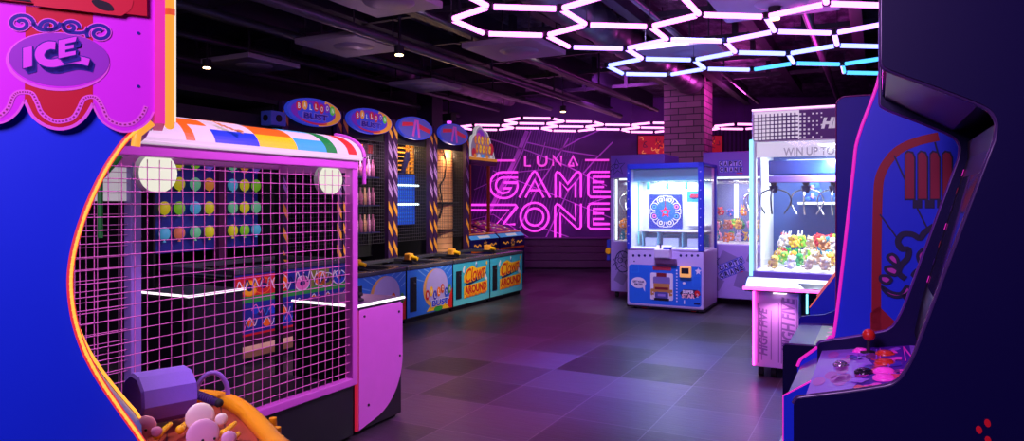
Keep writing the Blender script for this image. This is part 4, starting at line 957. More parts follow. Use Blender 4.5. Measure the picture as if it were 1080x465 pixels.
# second cabinet: low deck, tall blue side with art
UB = 3.2
Bf = lambda x, y: on_u(x, y, UB)
cabB = thing('arcade_cabinet', 'second arcade cabinet, bright blue side art with red arch and pink edge trim', 'arcade cabinet', (.3, 2.9, 0), group='arcade cabinets along the right side')
pf = smooth([Bf(930, 62), Bf(925, 90), Bf(905, 145), Bf(900, 180), Bf(891, 260), Bf(880.5, 346), Bf(876, 355), Bf(862, 366), Bf(845, 378)], 4)+[Bf(843, 381), Bf(841, 386)]
pf = [(pf[0][0]+.0, 1.98)]+pf
vB = pf[-1][0]
b = MB(); b.prism(pf+[(vB-.0, .3), (vB+.05, .05), (.75, .05), (.75, 1.98)], 'y', UB, UB+.022, CABB)
f = Face(b, (0, UB, 0), (1, 0, 0), (0, 0, 1), .0012)
FB = lambda pts, m, k=1: f.fill([Bf(*q) for q in pts], m, k)
SB = lambda pts, w, m, k=1: f.stroke([Bf(*q) for q in pts], w, m, k)
AR = mat('art_red', (.40, .006, .018), .45); AK = mat('art_black', (.012, .012, .07), .45); AP = mat('art_pink', (.75, .06, .62), .45)
SB(smooth([(990, 144), (968, 149), (948, 158), (935, 172), (928, 187), (926, 205), (925, 240), (924.5, 290), (924, 348)], 5), .034, AR, 1)
FB([(927, 323), (947, 342), (943, 350), (918, 350), (918, 330)], AR, 1)
for q in ([(943, 164), (956, 193)], [(928, 226), (954, 262)], [(967, 219), (980, 245)], [(986, 150), (990, 165)]): SB(q, .006, AK, 2)
def bar(pts): FB([(955+(x-957)*1.0+(-1.5 if i in (0, 3) else 1.5), y+(1.5 if i > 1 else -1.5)) for i, (x, y) in enumerate(pts)], AK, 3)
for x in (955, 968.5, 981.5, 994.5):
    FB(smooth([(x-1.3, 211), (x-1.3, 162), (x+2, 158.6), (x+8, 160), (x+10.5, 166), (x+10.5, 211)], 1), AK, 3)
    FB(smooth([(x, 209.5), (x, 163), (x+3, 160.5), (x+7, 162), (x+9, 167), (x+9, 209.5)], 1), mat('art_crimson', (.36, .008, .05), .45), 4)
for x in (962.5, 975.5, 988): FB([(x, 211), (x+10, 211), (x+10, 219.5), (x, 219.5)], AK, 3)
SB(smooth([(985, 238), (975, 245), (970, 251), (962, 247), (952, 247), (947, 254), (950, 262), (958, 263), (957, 272), (950, 280), (948, 288), (955, 294)], 5), .022, AK, 4)
for q in ([(936, 271), (941, 268), (946, 272), (947, 279), (941, 277)], [(934, 282), (941, 281), (947, 285), (944, 290), (936, 287)], [(929, 291), (936, 291), (940, 295), (935, 299), (929, 296)], [(930, 302), (940, 308), (950, 309), (956, 302), (960, 305), (956, 310), (946, 313), (936, 310)], [(968, 268), (976, 262), (975, 274), (970, 277)], [(962, 290), (968, 284), (969, 292)], [(953, 311), (957, 312), (955, 315)]):
    s_ = smooth(q, 4, True); FB(s_, AP, 5); f.stroke([Bf(*p_) for p_ in s_], .012, AK, 6, True)
b.build('art_panel', cabB)
b = MB(); b.tube([(p_[0], UB-.004, p_[1]) for p_ in pf], .0065, TM_P, 8); b.build('pink_glow_trim', cabB)  # T-moulding, no lamp: its brightness is glow put into the material
UB0 = 2.62
Bn = lambda x, y: on_u(x, y, UB0)
tipn, risen = Bn(826.5, 418), Bn(851, 405.5)
sl = (risen[1]-tipn[1])/(risen[0]-tipn[0])
low = [tipn, (tipn[0]+.09, tipn[1]+.09*sl), (tipn[0]+.32, tipn[1]+.12), (.75, tipn[1]+.14), (.75, .05), (tipn[0]+.04, .05), (tipn[0], .3)]
b = MB(); b.prism(low, 'y', UB0, UB0+.022, CABB); b.build('side_panel', cabB)
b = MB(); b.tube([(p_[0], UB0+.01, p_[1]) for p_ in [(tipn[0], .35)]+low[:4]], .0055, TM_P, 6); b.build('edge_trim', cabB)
b = MB(); b.prism([(x+.004, z-.012) for x, z in low[:4]]+[(.74, .06), (tipn[0]+.05, .06), (tipn[0]+.02, .6)], 'y', UB0+.022, UB, mat('deck_lavender', S(120, 105, 205), .25)); b.build('control_deck', cabB)
b = MB(); zz = tipn[1]-.1; b.box(tipn[0]-.03, tipn[0]+.03, UB0+.12, UB0+.3, .45, .58, mat('coin_plate_white', S(190, 190, 215), .3), .006); b.build('coin_plate', cabB)
b = MB(); b.prism([(.12, 1.0), (.25, 1.0), (.4, 1.7), (.75, 1.7), (.75, .9), (.12, .9)], 'y', UB0+.03, UB-.002, MATT); b.build('monitor_housing', cabB)

# third: navy cabinet with rounded tall side
cabC = thing('arcade_cabinet', 'third arcade cabinet, plain dark navy tall side with rounded top corner', 'arcade cabinet', (.2, 4.0, 0), group='arcade cabinets along the right side')
UC0, UC1 = 3.62, 4.44
Cn = lambda x, y: on_u(x, y, UC0); Cf = lambda x, y: on_u(x, y, UC1)
tc0 = Cn(825.5, 363)
lowc = [(tc0[0], tc0[1]-.012), (tc0[0]+.012, tc0[1])]+[(tc0[0]+.2, tc0[1]+.004), (tc0[0]+.3, tc0[1]+.02), (.8, tc0[1]+.03), (.8, .05), (tc0[0]+.05, .05), (tc0[0], .35)]
b = MB(); b.prism(lowc, 'y', UC0, UC0+.022, CAB); b.build('side_panel', cabC)
b = MB(); b.tube([(p_[0], UC0+.01, p_[1]) for p_ in lowc[:4]], .006, TM_V, 6); b.build('edge_trim', cabC)
tp = Cf(882, 103)
tall = [(tc0[0], .35), (tc0[0], tc0[1]+.006), (tc0[0]+.015, tc0[1]+.02), (tp[0]-.06, tc0[1]+.04), (tp[0], tc0[1]+.07), (tp[0], tp[1]-.05)]+arc(tp[0]+.05, tp[1]-.05, .05, .05, 180, 90, 5)[1:]+[(.8, tp[1]), (.8, .05), (tc0[0]+.05, .05)]
b = MB(); b.prism(tall, 'y', UC1-.022, UC1, CAB2); b.build('tall_side_panel', cabC)
b = MB(); b.tube([(p_[0], UC1-.024, p_[1]) for p_ in tall[4:13]], .004, mat('trim_dim_pink', S(150, 30, 130), .3), 6); b.build('edge_trim', cabC)
b = MB(); b.prism([(tc0[0]+.01, tc0[1]-.02), (tc0[0]+.3, tc0[1]-.0), (.78, tc0[1]+.02), (.78, .06), (tc0[0]+.06, .06), (tc0[0]+.02, .5)], 'y', UC0+.022, UC1-.022, mat('deck_lavender', S(120, 105, 205), .25))
f = Face(b, (tc0[0]+.01, 0, tc0[1]-.02), Vector((.29, 0, .02)).normalized(), (0, 1, 0), .001); f.rect(.12, .28, UC0+.05, UC1-.05, mat('deck_print', S(90, 30, 120), .3), 1)
for i in range(5): f.oval(.18, UC0+.12+i*.12, .02, .03, LPK, 2)
b.build('control_deck', cabC)
b = MB(); b.prism([(.1, tc0[1]), (.3, 1.5), (.78, 1.5), (.78, tc0[1])], 'y', UC0+.03, UC1-.022, MATT); b.build('monitor_housing', cabC)
# fourth: orange edged blue wedge
cabD = thing('arcade_cabinet', 'fourth arcade cabinet, blue sloped deck with orange edge trim before the lit crane', 'arcade cabinet', (.2, 5.2, 0), group='arcade cabinets along the right side')
UD0, UD1 = 4.85, 5.5
Dn = lambda x, y: on_u(x, y, UD0)
d0, d1 = Dn(854, 325), Dn(881, 291)
lowd = [d0, d1, (d1[0]+.1, d1[1]+.16), (.75, d1[1]+.2), (.75, .05), (d0[0]+.05, .05), (d0[0], .3)]
for uu in (UD0, UD1-.022):
    b = MB(); b.prism(lowd, 'y', uu, uu+.022, CABB); pn = b.build('side_panel', cabD)
    b = MB(); b.tube([(p_[0], uu+.01, p_[1]) for p_ in lowd[:4]], .0075, mat('trim_orange', S(240, 120, 90), .3, 0, S(255, 110, 70), .5), 6); b.build('orange_trim', pn)  # orange moulding brightened by glow put into its colour
b = MB(); b.prism([(x+.03, z-.02) for x, z in lowd[:4]]+[(.74, .06), (d0[0]+.06, .06)], 'y', UD0+.022, UD1-.022, MATT); b.build('control_deck', cabD)

# ================================================================ plush toys
PC = [('white', S(225, 225, 230)), ('cream', S(230, 205, 170)), ('lime', S(130, 205, 60)), ('teal', S(40, 130, 160)), ('tan', S(190, 130, 75)), ('orange', S(235, 140, 40)), ('blue', S(45, 85, 170)), ('yellow', S(240, 205, 70)), ('pink', S(235, 150, 185)), ('red', S(190, 45, 50)), ('green', S(40, 150, 70)), ('brown', S(95, 60, 45))]
PM = [mat('plush_'+n, c, .9, 0, c, .05, nscale=60, bump=.3) for n, c in PC]  # faint glow put into every plush colour
PEYE = mat('plush_eye', (.008, .008, .01), .2)
def plush_mesh(ci, style, r):
    b = MB(); m = PM[ci]; m2 = PM[[1, 0, 7, 0, 1, 0, 8, 4, 0, 1, 2, 1][ci]]
    b.ball((0, 0, r*.55), (r*.62, r*.5, r*.6), m, 10, 7); b.ball((0, -r*.12, r*.5), (r*.42, r*.42, r*.42), m2, 8, 5)
    b.ball((0, -r*.08, r*1.35), (r*.58, r*.52, r*.5), m, 10, 7); b.ball((0, -r*.5, r*1.25), (r*.24, r*.2, r*.18), m2, 8, 5)
    b.ball((0, -r*.69, r*1.3), r*.06, PEYE, 6, 4)
    for s_ in (-1, 1):
        b.ball((s_*r*.24, -r*.52, r*1.48), r*.075, PEYE, 6, 4)
        b.ball((s_*r*.62, -r*.2, r*.72), (r*.2, r*.2, r*.36), m, 8, 5); b.ball((s_*r*.42, -r*.42, r*.18), (r*.22, r*.34, r*.2), m, 8, 5)
        if style == 0: b.ball((s_*r*.45, 0, r*1.75), (r*.2, r*.1, r*.2), m, 8, 5)
        elif style == 1: b.ball((s_*r*.26, 0, r*2.05), (r*.13, r*.09, r*.42), m, 8, 5)
        else: b.ball((s_*r*.58, 0, r*1.35), (r*.14, r*.18, r*.4), m2, 8, 5)
    return b
PMESH = {}
def plush(v, u, z, r, ci, style, tilt, yaw, label, group, lay=0):
    key = (ci, style)
    if key not in PMESH:
        o = plush_mesh(ci, style, 1.0).build('plush_toy', base=(0, 0, 0)); PMESH[key] = o.data
    else:
        o = bpy.data.objects.new('plush_toy', PMESH[key]); C.objects.link(o)
    o.scale = (r, r, r); o.location = G.world((v, u, z+r*(.03+.42*(abs(math.sin(tilt))+abs(math.sin(lay)))))); o.rotation_euler = (tilt, lay, G.a+yaw)
    return tag(o, label, 'plush toy', group)
SN = ['bear', 'long-eared rabbit', 'floppy-eared dog']
_used = {}
def spread(name):
    return name

# ================================================================ big crane with the dotted header
UH = 6.1
Hf = lambda x, y: on_u(x, y, UH)
V0, V1h, U1h = Hf(793, 200)[0], .36, 7.25
hf = thing('claw_machine', 'large white claw machine with dotted header and cyan lit edge, behind the blue cabinets', 'claw machine', ((V0+V1h)/2, UH+.5, 0))
zb, zc0, zc1, zr, zt, zh = Hf(800, 387)[1], Hf(800, 306)[1], Hf(800, 292)[1], Hf(800, 286)[1], Hf(800, 150)[1], Hf(800, 117)[1]
BPINK = mat('leg_panel_lilac', S(225, 175, 230), .35)
vl = Hf(842, 340)[0]
b = MB(); b.box(V0+.01, vl, UH+.02, U1h, zb, zc0, BPINK, .006); b.box(vl, V1h-.45, UH+.25, U1h, zb, zc0, MATT); b.box(V1h-.45, V1h-.01, UH+.02, U1h, zb, zc0, BPINK, .006)
f = Face(b, (0, UH+.02, 0), (1, 0, 0), (0, 0, 1), .0015); GLN = mat('leg_line_grey', S(150, 110, 170), .4)
for x0_, x1_, y0_, y1_ in ((799, 821, 320, 383), (803, 813, 328, 380), (824, 840, 316, 384)): f.stroke([Hf(x0_, y1_), Hf(x0_, y0_), Hf(x1_, y0_), Hf(x1_, y1_)], .008, GLN, 1)
for cx_, yy0, yy1, ww in ((804.5, 325, 375, .07), (831, 314, 372, .1)):
    p0, p1 = Hf(cx_, yy1), Hf(cx_, yy0); L_ = p1[1]-p0[1]
    f.text('HIGH FIVE', p0[0]-L_/2, p0[0]+L_/2, (p0[1]+p1[1])/2-ww/2, (p0[1]+p1[1])/2+ww/2, GLN, 2, rot=PI/2, off=.03, shear=.2)
b.build('base', hf)
for v in (V0+.06, V0+.16, vl-.04, V1h-.1):
    for u in (UH+.1, U1h-.1): b = MB(); b.cyl((v-.02, u, .035), (v+.02, u, .035), .035, RUBBER, n=12); b.box(v-.012, v+.012, u-.012, u+.012, .035, zb, DARK); b.build('castor', hf)
b = MB(); zf_ = on_u(790, 305, UH-.15)[1]; KBL = mat('console_black', (.03, .03, .05), .15); KWH = mat('console_top', (.80, .80, .84), .15)
b.prism([(UH-.15, zf_), (UH-.15, zf_+.022), (UH, zc1-.004), (U1h, zc1-.012), (U1h, zc0), (UH-.1, zc0)], 'x', V0-.04, V1h+.03, KBL)
f = Face(b, (0, UH-.15, zf_+.022), (1, 0, 0), Vector((0, .15, zc1-.004-zf_-.022)).normalized(), .002); Ls = math.hypot(.15, zc1-.004-zf_-.022)
f.rect(V0-.03, V1h+.02, .004, Ls, KWH, 1); f.fill([(V0+.36, Ls*.55), (V1h, Ls*.62), (V1h, .006), (V0+.42, .006)], KBL, 2)  # black patch paints in the dark reflection on the glossy top
b.build('console', hf)
b = MB(); b.tube([(V0-.045, UH+.1, zf_+.01), (V0-.045, UH-.155, zf_+.01), (V1h, UH-.155, zf_+.01)], .009, glow('led_magenta', (1, .08, .60), 4.5), 6)
b.tube([(V0+.012, UH+.012, zb+.01), (V0+.012, UH+.012, zc0-.01)], .009, glow('led_hot_pink', (1, .04, .50), 9), 6); b.build('magenta_light_strip', hf)
LCY = glow('led_cyan', (.20, .85, 1), 2.6)
b = MB(); x_ = Hf(851, 320)[0]; b.tube([(x_, UH+.015, Hf(851, 331)[1]), (x_, UH+.015, zc0-.01)], .008, LCY, 6); b.tube([(V0-.006, UH-.006, zc1+.01), (V0-.006, UH-.006, zt+.02)], .014, LCY, 6); b.build('cyan_light_strip', hf)
b = MB(); b.box(V0+.17, V0+.27, UH-.02, UH+.02, zc0-.02, zc0-.006, glow('under_light', (1, .9, 1), 2)); b.build('under_light', hf)
FRM = mat('frame_lilac', S(120, 95, 185), .35); WALLW = mat('case_white', (.82, .82, .84), .4)
b = MB(); b.box(V0, V1h, UH, U1h, zc1-.01, zr, FRM, .006); b.box(V0, V0+.035, UH, UH+.04, zr, zt, WALLW, .006); b.box(V1h-.035, V1h, UH, UH+.04, zr, zt, FRM, .006); b.box(V0, V0+.02, U1h-.04, U1h, zr, zt, WALLW)
b.build('case_frame', hf)
b = MB(); b.box(V0+.02, V0+.03, UH+.32, U1h-.03, zr, zt, WALLW); b.box(V0+.02, V1h-.02, U1h-.03, U1h-.02, zr, zt, mat('case_back_navy', S(45, 70, 130), .4)); b.box(V0+.03, V1h-.03, UH+.02, U1h-.03, zr-.004, zr+.004, WALLW); b.build('case_lining', hf)
b = MB(); b.box(V0+.036, V1h-.036, UH+.012, UH+.018, zr, zt, GLASS); b.box(V0+.004, V0+.010, UH+.04, UH+.32, zr, zt, GLASS); b.box(V0+.05, V1h-.05, UH+.03, UH+.036, zr, zr+.10, mat('inner_sill_glass', (.85, .95, .95), .05, 0, alpha=.10)); b.build('glass', hf)
b = MB(); zw = Hf(800, 166)[1]; b.box(V0+.03, V1h-.03, UH+.02, UH+.03, zw, zt, mat('win_band', S(205, 205, 215), .4, 0, (.8, .82, .9), .62)); f = Face(b, (0, UH+.02, 0), (1, 0, 0), (0, 0, 1), .0015)
x0_, z0_ = Hf(826, 164.5); x1_, z1_ = Hf(880, 154); f.text('WIN UP TO', x0_, x1_, z0_, z1_, mat('win_grey', S(150, 150, 170), .4, 0, (.5, .5, .6), .45), 1, off=.02); b.build('win_band', hf)
# header
b = MB(); b.box(V0, V1h, UH, U1h, zt, zh, WALLW, .006); f = Face(b, (0, UH, 0), (1, 0, 0), (0, 0, 1), .0015)
f.rect(Hf(795, 120)[0], V1h-.01, zt+.012, zh-.012, lit('header_white', S(232, 228, 238), .62), 1)
HP = lit('header_purple', S(60, 12, 95), .5)
p0 = Hf(843, 120)[0]; f.rect(p0, V1h-.01, zt+.012, zh-.012, HP, 2)
r4 = random.Random(2); pitch = .0315; nz = int((zh-zt-.03)/pitch)
for i in range(34):
    x = V0+.03+i*pitch
    for j in range(nz):
        z = zt+.026+j*pitch
        if x < p0:
            s_ = .0045+.0085*max(0, (x-V0-.03)/(p0-V0-.03)); f.rect(x-pitch/2, x-pitch/2+s_, z-pitch/2, z+pitch/2, HP, 3); f.rect(x-pitch/2, x+pitch/2, z-pitch/2, z-pitch/2+s_, HP, 3)
            if r4.random() < .02: f.rect(x-.012, x+.012, z-.012, z+.012, MATT, 4)
        else:
            q = max(0, 1-(x-p0)/.2)
            if x < p0+.24 and r4.random() < q*1.15: f.rect(x-.005-.004*q, x+.005+.004*q, z-.005-.004*q, z+.005+.004*q, L_WHITE, 4)
x0_, z0_ = Hf(866, 136); z1_ = Hf(866, 124)[1]; hw = (z1_-z0_)
f.text('HIGH FIVE', x0_, x0_+hw*5.6, z0_, z1_, L_WHITE, 5, shear=.25, off=.06); b.build('header', hf)
b = MB(); b.tube([(V0, UH-.004, zh+.006), (V1h, UH-.004, zh+.006)], .008, glow('led_pink_top', (1, .45, .9), 2.0), 6); b.build('top_light_strip', hf)
# gantry and claws
b = MB(); ga, gb = Hf(807, 168), Hf(882, 182); b.box(ga[0], V1h-.05, UH+.2, UH+.34, gb[1], ga[1], mat('gantry_blue', S(18, 50, 120), .25, .2), .006); b.box(ga[0], V1h-.05, UH+.19, UH+.35, gb[1]-.07, gb[1]-.012, mat('gantry_violet', S(110, 85, 165), .25), .006); b.build('gantry', hf)
for cx_ in (816, 850, 879):
    v, z = on_u(cx_, 196, UH+.27); b = MB(); zt_ = gb[1]-.07
    b.cyl((v, UH+.27, zt_), (v, UH+.27, z), .03, BLACK, .02, 12); b.cyl((v, UH+.27, z), (v, UH+.27, z-.06), .04, mat('claw_hub_navy', S(35, 35, 75), .3, .5), .025, 12)
    for k in range(3):
        a = k*2*PI/3+.5; c_, s_ = math.cos(a), math.sin(a)
        b.tube(smooth([(v+.03*c_, UH+.27+.03*s_, z-.03), (v+.12*c_, UH+.27+.12*s_, z-.06), (v+.15*c_, UH+.27+.15*s_, z-.14), (v+.09*c_, UH+.27+.09*s_, z-.24)], 5), .007, DARK if cx_ < 840 else CHROME, 6)
    b.build('claw', hf)
b = MB(); b.box(V0+.28, V1h-.04, U1h-.35, U1h-.04, 1.44, 1.46, WALLW); b.build('prize_shelf', hf)
# toys on the shelf
for v, ci, st, r in ((-.52, 6, 0, .10), (-.30, 6, 0, .085), (-.12, 2, 0, .095), (.06, 2, 2, .09), (.22, 0, 1, .085)):
    plush(v, U1h-.2, 1.47, r, ci, st, 0, r4.uniform(-.4, .4), '%s plush %s on shelf behind the large crane claws' % (PC[ci][0], SN[st]) + (' nearest the white wall' if v < -.5 else ' in the middle' if v < -.2 else ''), 'shelf plush toys in the large claw machine')
# the pile
rp = random.Random(21); cnt = 0
pal = [0, 0, 1, 2, 2, 7, 3, 4, 5, 8, 0, 7, 10, 1, 9, 1, 0, 2, 4, 7]
HGT = ['at the bottom against the front glass', 'in the second layer', 'on top of the heap at the back']
for j in range(6):
    u = UH+.095+j*.15
    for lay in range(1+(j >= 1)+(j >= 5)):
        for i in range(9):
            if lay == 1 and i < 3 and j < 3 or lay == 2 and i < 5: continue
            v = V0+.155+i*.131+(.05 if (j+lay) % 2 else 0)
            if v > V1h-.2: continue
            ci = pal[rp.randrange(len(pal))]; st = rp.randrange(3); r = rp.uniform(.057, .062)
            z = zr+.006+lay*.122+rp.uniform(0, .012)+(.03 if j else 0)
            side = 'left' if i < 3 else 'middle' if i < 6 else 'right'
            where = 'front row' if j == 0 else 'second row' if j == 1 else 'third row' if j == 2 else 'back rows'
            plush(v, u, z, r, ci, st, rp.uniform(-.4, .3), rp.uniform(-1.0, 1.0), '%s plush %s, %s part of the large crane heap, %s, %s layer' % (PC[ci][0], SN[st], side, where, ('bottom', 'second', 'top')[lay]), 'plush heap in the large claw machine', rp.uniform(-.35, .35))

# ================================================================ front crane with the blue frame
US = 9.2
Sf = lambda x, y: on_u(x, y, US)
s0, s1, su1 = -3.04, -2.0, 10.06
star = thing('claw_machine', 'blue framed white prize machine facing the aisle, in front of the brick pillar', 'claw machine', ((s0+s1)/2, US+.4, 0))
SBL = mat('frame_royal_blue', S(40, 60, 190), .35); SLI = mat('body_lilac_white', S(190, 180, 225), .35)
zs = lambda y: CAMZ+(HY-y)*(CT*US+ST*2.52)/FPX
zT, zW1, zW0, zP1, zP0 = zs(172), zs(177.5), zs(262), zs(280), zs(321.5)
b = MB(); b.box(s0, s1, US, su1, zs(324.5), zW0-.02, SLI, .02); b.box(s0+.0, s1, US+.02, su1, zs(326), zs(324), DARK)
f = Face(b, (0, US, 0), (1, 0, 0), (0, 0, 1), .002); SB_ = mat('panel_blue', S(35, 110, 215), .4)
f.rect(s0+.03, s1-.03, zP0, zP1, SB_, 1, r=.04)
for i, px in enumerate((668, 674, 680, 686, 718, 724, 730, 736)): f.oval(*Sf(px, 269.5), .017, .017, NAVY, 1)
f.oval(*Sf(669, 275.5), .01, .01, NAVY, 1)
# speech bubble
c_ = Sf(673.5, 298); f.oval(c_[0], c_[1], .105, .075, WHITE, 3); f.fill([(c_[0]+.05, c_[1]-.04), (c_[0]+.09, c_[1]-.12), (c_[0]+.09, c_[1]-.02)], WHITE, 3)
f.text('GET YOUR', c_[0]-.08, c_[0]+.08, c_[1]+.002, c_[1]+.03, NAVY, 4, off=.04); f.text('PRIZE!', c_[0]-.055, c_[0]+.055, c_[1]-.035, c_[1]-.007, NAVY, 4, off=.04)
f.stroke([Sf(666, 279.5), Sf(673.5, 279.8), Sf(673.5, 287), Sf(666, 287)], .008, SKY, 2, True)
# prize flap with coloured blocks
q = lambda x0, x1, y0, y1, m, k, r=0: f.rect(Sf(x0, 300)[0], Sf(x1, 300)[0], zs(y1), zs(y0), m, k, r)
q(686, 710, 288, 316.5, WHITE, 2, .02); q(688.5, 708, 281, 285, mat('print_dull_red', S(170, 50, 70), .4), 3); q(692.5, 703, 288, 292, mat('print_dark_red', S(120, 25, 40), .4), 4)
q(689, 707, 292, 300, mat('print_grey_violet', S(120, 110, 170), .4), 4, .02); q(689.5, 706.5, 299, 309, mat('print_bronze', S(190, 140, 70), .4), 4); q(691, 705, 303, 305.5, mat('print_dark_red', S(120, 25, 40), .4), 5); q(686.5, 690, 305, 312, mat('print_bronze', S(190, 140, 70), .4), 5, .01); q(706, 709.5, 305, 312, mat('print_bronze', S(190, 140, 70), .4), 5, .01)
q(691, 705, 308, 314.5, mat('print_blue_grey', S(80, 80, 150), .4), 6, .015); q(694, 702, 310, 312.5, LILAC, 7); q(690, 706, 314.5, 317, BLACK, 4)
for i in range(11): q(713.2, 714.6, 284+i*3.2, 285.4+i*3.2, WHITE, 3)
for i in range(3):
    for x in (689, 708.5): q(x-.6, x+.6, 308+i*3.3, 309.4+i*3.3, WHITE, 8)
# logo
f.fill([Sf(717, 309), Sf(721, 305), Sf(736, 306), Sf(739, 311), Sf(734, 314), Sf(720, 314)], mat('logo_navy', S(30, 25, 80), .4), 2)
f.text('SUPER', Sf(720, 300)[0], Sf(732, 300)[0], zs(308), zs(304.5), WHITE, 3, off=.05); f.text('STAR', Sf(719, 300)[0], Sf(733, 300)[0], zs(313), zs(308.4), mat('logo_pale_red', S(240, 190, 190), .4), 3, off=.06); f.oval(*Sf(735.5, 309.5), .035, .04, RED, 3); f.text('2', Sf(734.3, 300)[0], Sf(736.8, 300)[0], zs(311.5), zs(307.5), WHITE, 4)
f.oval(*Sf(721.5, 298.5), .02, .018, WHITE, 2); f.fill([Sf(*p_) for p_ in ((736.5, 282), (737.5, 284.5), (740, 285), (738, 287), (738.6, 289.5), (736.5, 288), (734.4, 289.5), (735, 287), (733, 285), (735.5, 284.5))], WHITE, 2); f.stroke([Sf(731, 291), Sf(738.5, 291.3), Sf(738.5, 302), Sf(731, 302)], .006, SKY, 2, True); q(732, 738.5, 317, 319, NAVY, 2); q(721.3, 722.4, 315, 319, WHITE, 2)
b.build('body', star)
b = MB(); x0_, x1_ = Sf(693, 270)[0], Sf(709, 270)[0]; b.prism([(US, zs(277)), (US-.12, zs(271)), (US-.14, zs(263)), (US, zs(258.5))], 'x', x0_, x1_, mat('chute_white', S(215, 212, 235), .3)); b.prism([(US-.005, zs(280)), (US-.06, zs(277.5)), (US-.1, zs(272)), (US-.02, zs(273))], 'x', x0_+.0, x1_+.07, mat('chute_mauve', S(150, 110, 160), .3)); b.build('control_shelf', star)
b = MB()
x0_ = Sf(694, 265)[0]
b.cyl((x0_+.06, US-.09, zs(262)-.0), (x0_+.06, US-.09, zs(257)), .012, CHROME, n=10); b.box(x0_+.1, x0_+.2, US-.12, US-.06, zs(262.5), zs(260), BLUE, .005); b.build('joystick', star)
b = MB(); q0, q1 = Sf(717.5, 292), Sf(729.5, 281); b.box(q0[0], q1[0], US-.05, US, q0[1], q1[1], mat('reader_amber', S(250, 180, 90), .4, 0, (1, .5, .15), .45), .012); b.box(q0[0]+.025, q1[0]-.025, US-.056, US-.045, q0[1]+.05, q1[1]-.02, BLACK, .004); b.build('card_reader', star)
b = MB()
fw = .05
b.box(s0, s0+fw, US-.01, US+.06, zW0-.03, zT, SBL, .01); b.box(s1-.075, s1, US-.01, US+.06, zW0-.03, zT, SBL, .01); b.box(s0, s1, US-.01, US+.06, zW1, zT, SBL, .01); b.box(s0, s1, US-.008, US+.06, zW0-.03, zW0, SLI, .008)
b.box(s1-.05, s1, su1-.06, su1, zW0-.03, zT, SBL, .01); b.box(s0, s0+.05, su1-.06, su1, zW0-.03, zT, SBL, .01); b.box(s0, s1, US+.06, su1, zT-.04, zT, SBL, .01); b.build('frame', star)
for i in range(9):
    for x in (s0+.025, s1-.04): b = MB(); b.cyl((x, US-.014, zW0+.06+i*.12), (x, US-.009, zW0+.06+i*.12), .007, WHITE, n=8); b.build('frame_bolt', star)
CYW = mat('case_cyan_white', (.80, .90, .92), .4)
b = MB(); b.box(s0+.03, s1-.03, su1-.22, su1-.06, zW0, zT-.04, CYW); b.box(s0+.012, s0+.03, US+.06, su1-.06, zW0, zT-.04, CYW); b.box(s0+.03, s1-.03, US+.06, su1-.06, zW0-.02, zW0, CYW); b.box(s0+.03, s1-.03, US+.2, su1-.22, zs(190), zT-.05, mat('ceiling_cyan', S(70, 170, 190), .3)); b.build('case_lining', star)
b = MB(); b.box(s0+fw, s1-.075, US+.02, US+.026, zW0, zW1, GLASS); b.box(s1-.02, s1-.014, US+.06, su1-.06, zW0, zT-.04, GLASS); b.build('glass', star)
LEDC = glow('case_led_white', (.80, .96, 1), 2.0)
b = MB(); b.box(s1-.085, s1-.077, US+.07, US+.085, zW0+.03, zW1-.02, LEDC); b.box(s0+.035, s0+.045, US+.4, US+.42, zW0+.03, zW1-.1, glow('case_led_teal', (.15, .7, .85), 1.2)); b.build('case_light', star)
# wheel board inside
ub = US+.42
bl = lambda x, y: on_u(x, y, ub)
b = MB(); p0_, p1_ = bl(684.5, 241), bl(719.5, 204.5); b.box(p0_[0], p1_[0], ub, ub+.03, p0_[1], p1_[1], mat('wheel_blue', S(12, 45, 150), .35), .012)
f = Face(b, (0, ub, 0), (1, 0, 0), (0, 0, 1), .002); cx_, cz_ = (p0_[0]+p1_[0])/2, (p0_[1]+p1_[1])/2; R_ = (p1_[0]-p0_[0])*.36
f.oval(cx_, cz_, R_*.9, R_*.9, mat('wheel_sky', S(25, 100, 205), .35), 1)
for k in range(8):
    a = PI/2+k*PI/4+PI/8; x, z = cx_+R_*math.cos(a), cz_+R_*1.02*math.sin(a)
    f.stroke(arc(x, z, .052, .052, math.degrees(a)-130, math.degrees(a)+130, 14), .011, WHITE, 2); f.oval(x, z, .03, .03, [WHITE, L_SKY, PINK, WHITE][k % 4], 3); f.oval(x, z, .014, .014, NAVY, 4)
    f.stroke(arc(cx_, cz_, R_*1.28, R_*1.28, math.degrees(a)+12, math.degrees(a)+33, 5), .011, WHITE, 2)
sp = []
for k in range(10): a = PI/2+k*PI/5; rr_ = .085 if k % 2 == 0 else .042; sp.append((cx_+rr_*math.cos(a), cz_-.01+rr_*math.sin(a)))
f.fill(sp, RED, 3); f.oval(cx_, cz_-.01, .03, .025, SKY, 4); f.stroke([(cx_, cz_+.06), (cx_, cz_+.16)], .014, mat('print_dark_red', S(120, 25, 40), .4), 3); b.build('prize_wheel', star)
b = MB(); ur = US+.5; br_ = lambda x, y: on_u(x, y, ur)
a0, a1 = br_(724.5, 213), br_(741, 201.5); b.box(a0[0], a1[0], ur, ur+.02, a0[1], a1[1], mat('mini_sign_cyan', S(20, 140, 200), .35, 0, S(20, 140, 200), .3), .004); f = Face(b, (0, ur, 0), (1, 0, 0), (0, 0, 1), .002)
f.text('STAR', a0[0]+.05, a1[0]-.05, a0[1]+.06, a0[1]+.11, RED, 2, off=.05); f.oval((a0[0]+a1[0])/2, (a0[1]+a1[1])/2, .07, .035, NAVY, 1); b.build('mini_sign', star)
b = MB(); zz = bl(700, 243)[1]; b.box(s0+.06, s1-.04, US+.3, su1-.22, zz-.015, zz, WALLW, .004); a0 = br_(724, 220)[0]; b.box(a0, s1-.04, US+.46, su1-.22, br_(724, 238)[1], br_(724, 237)[1], WALLW)
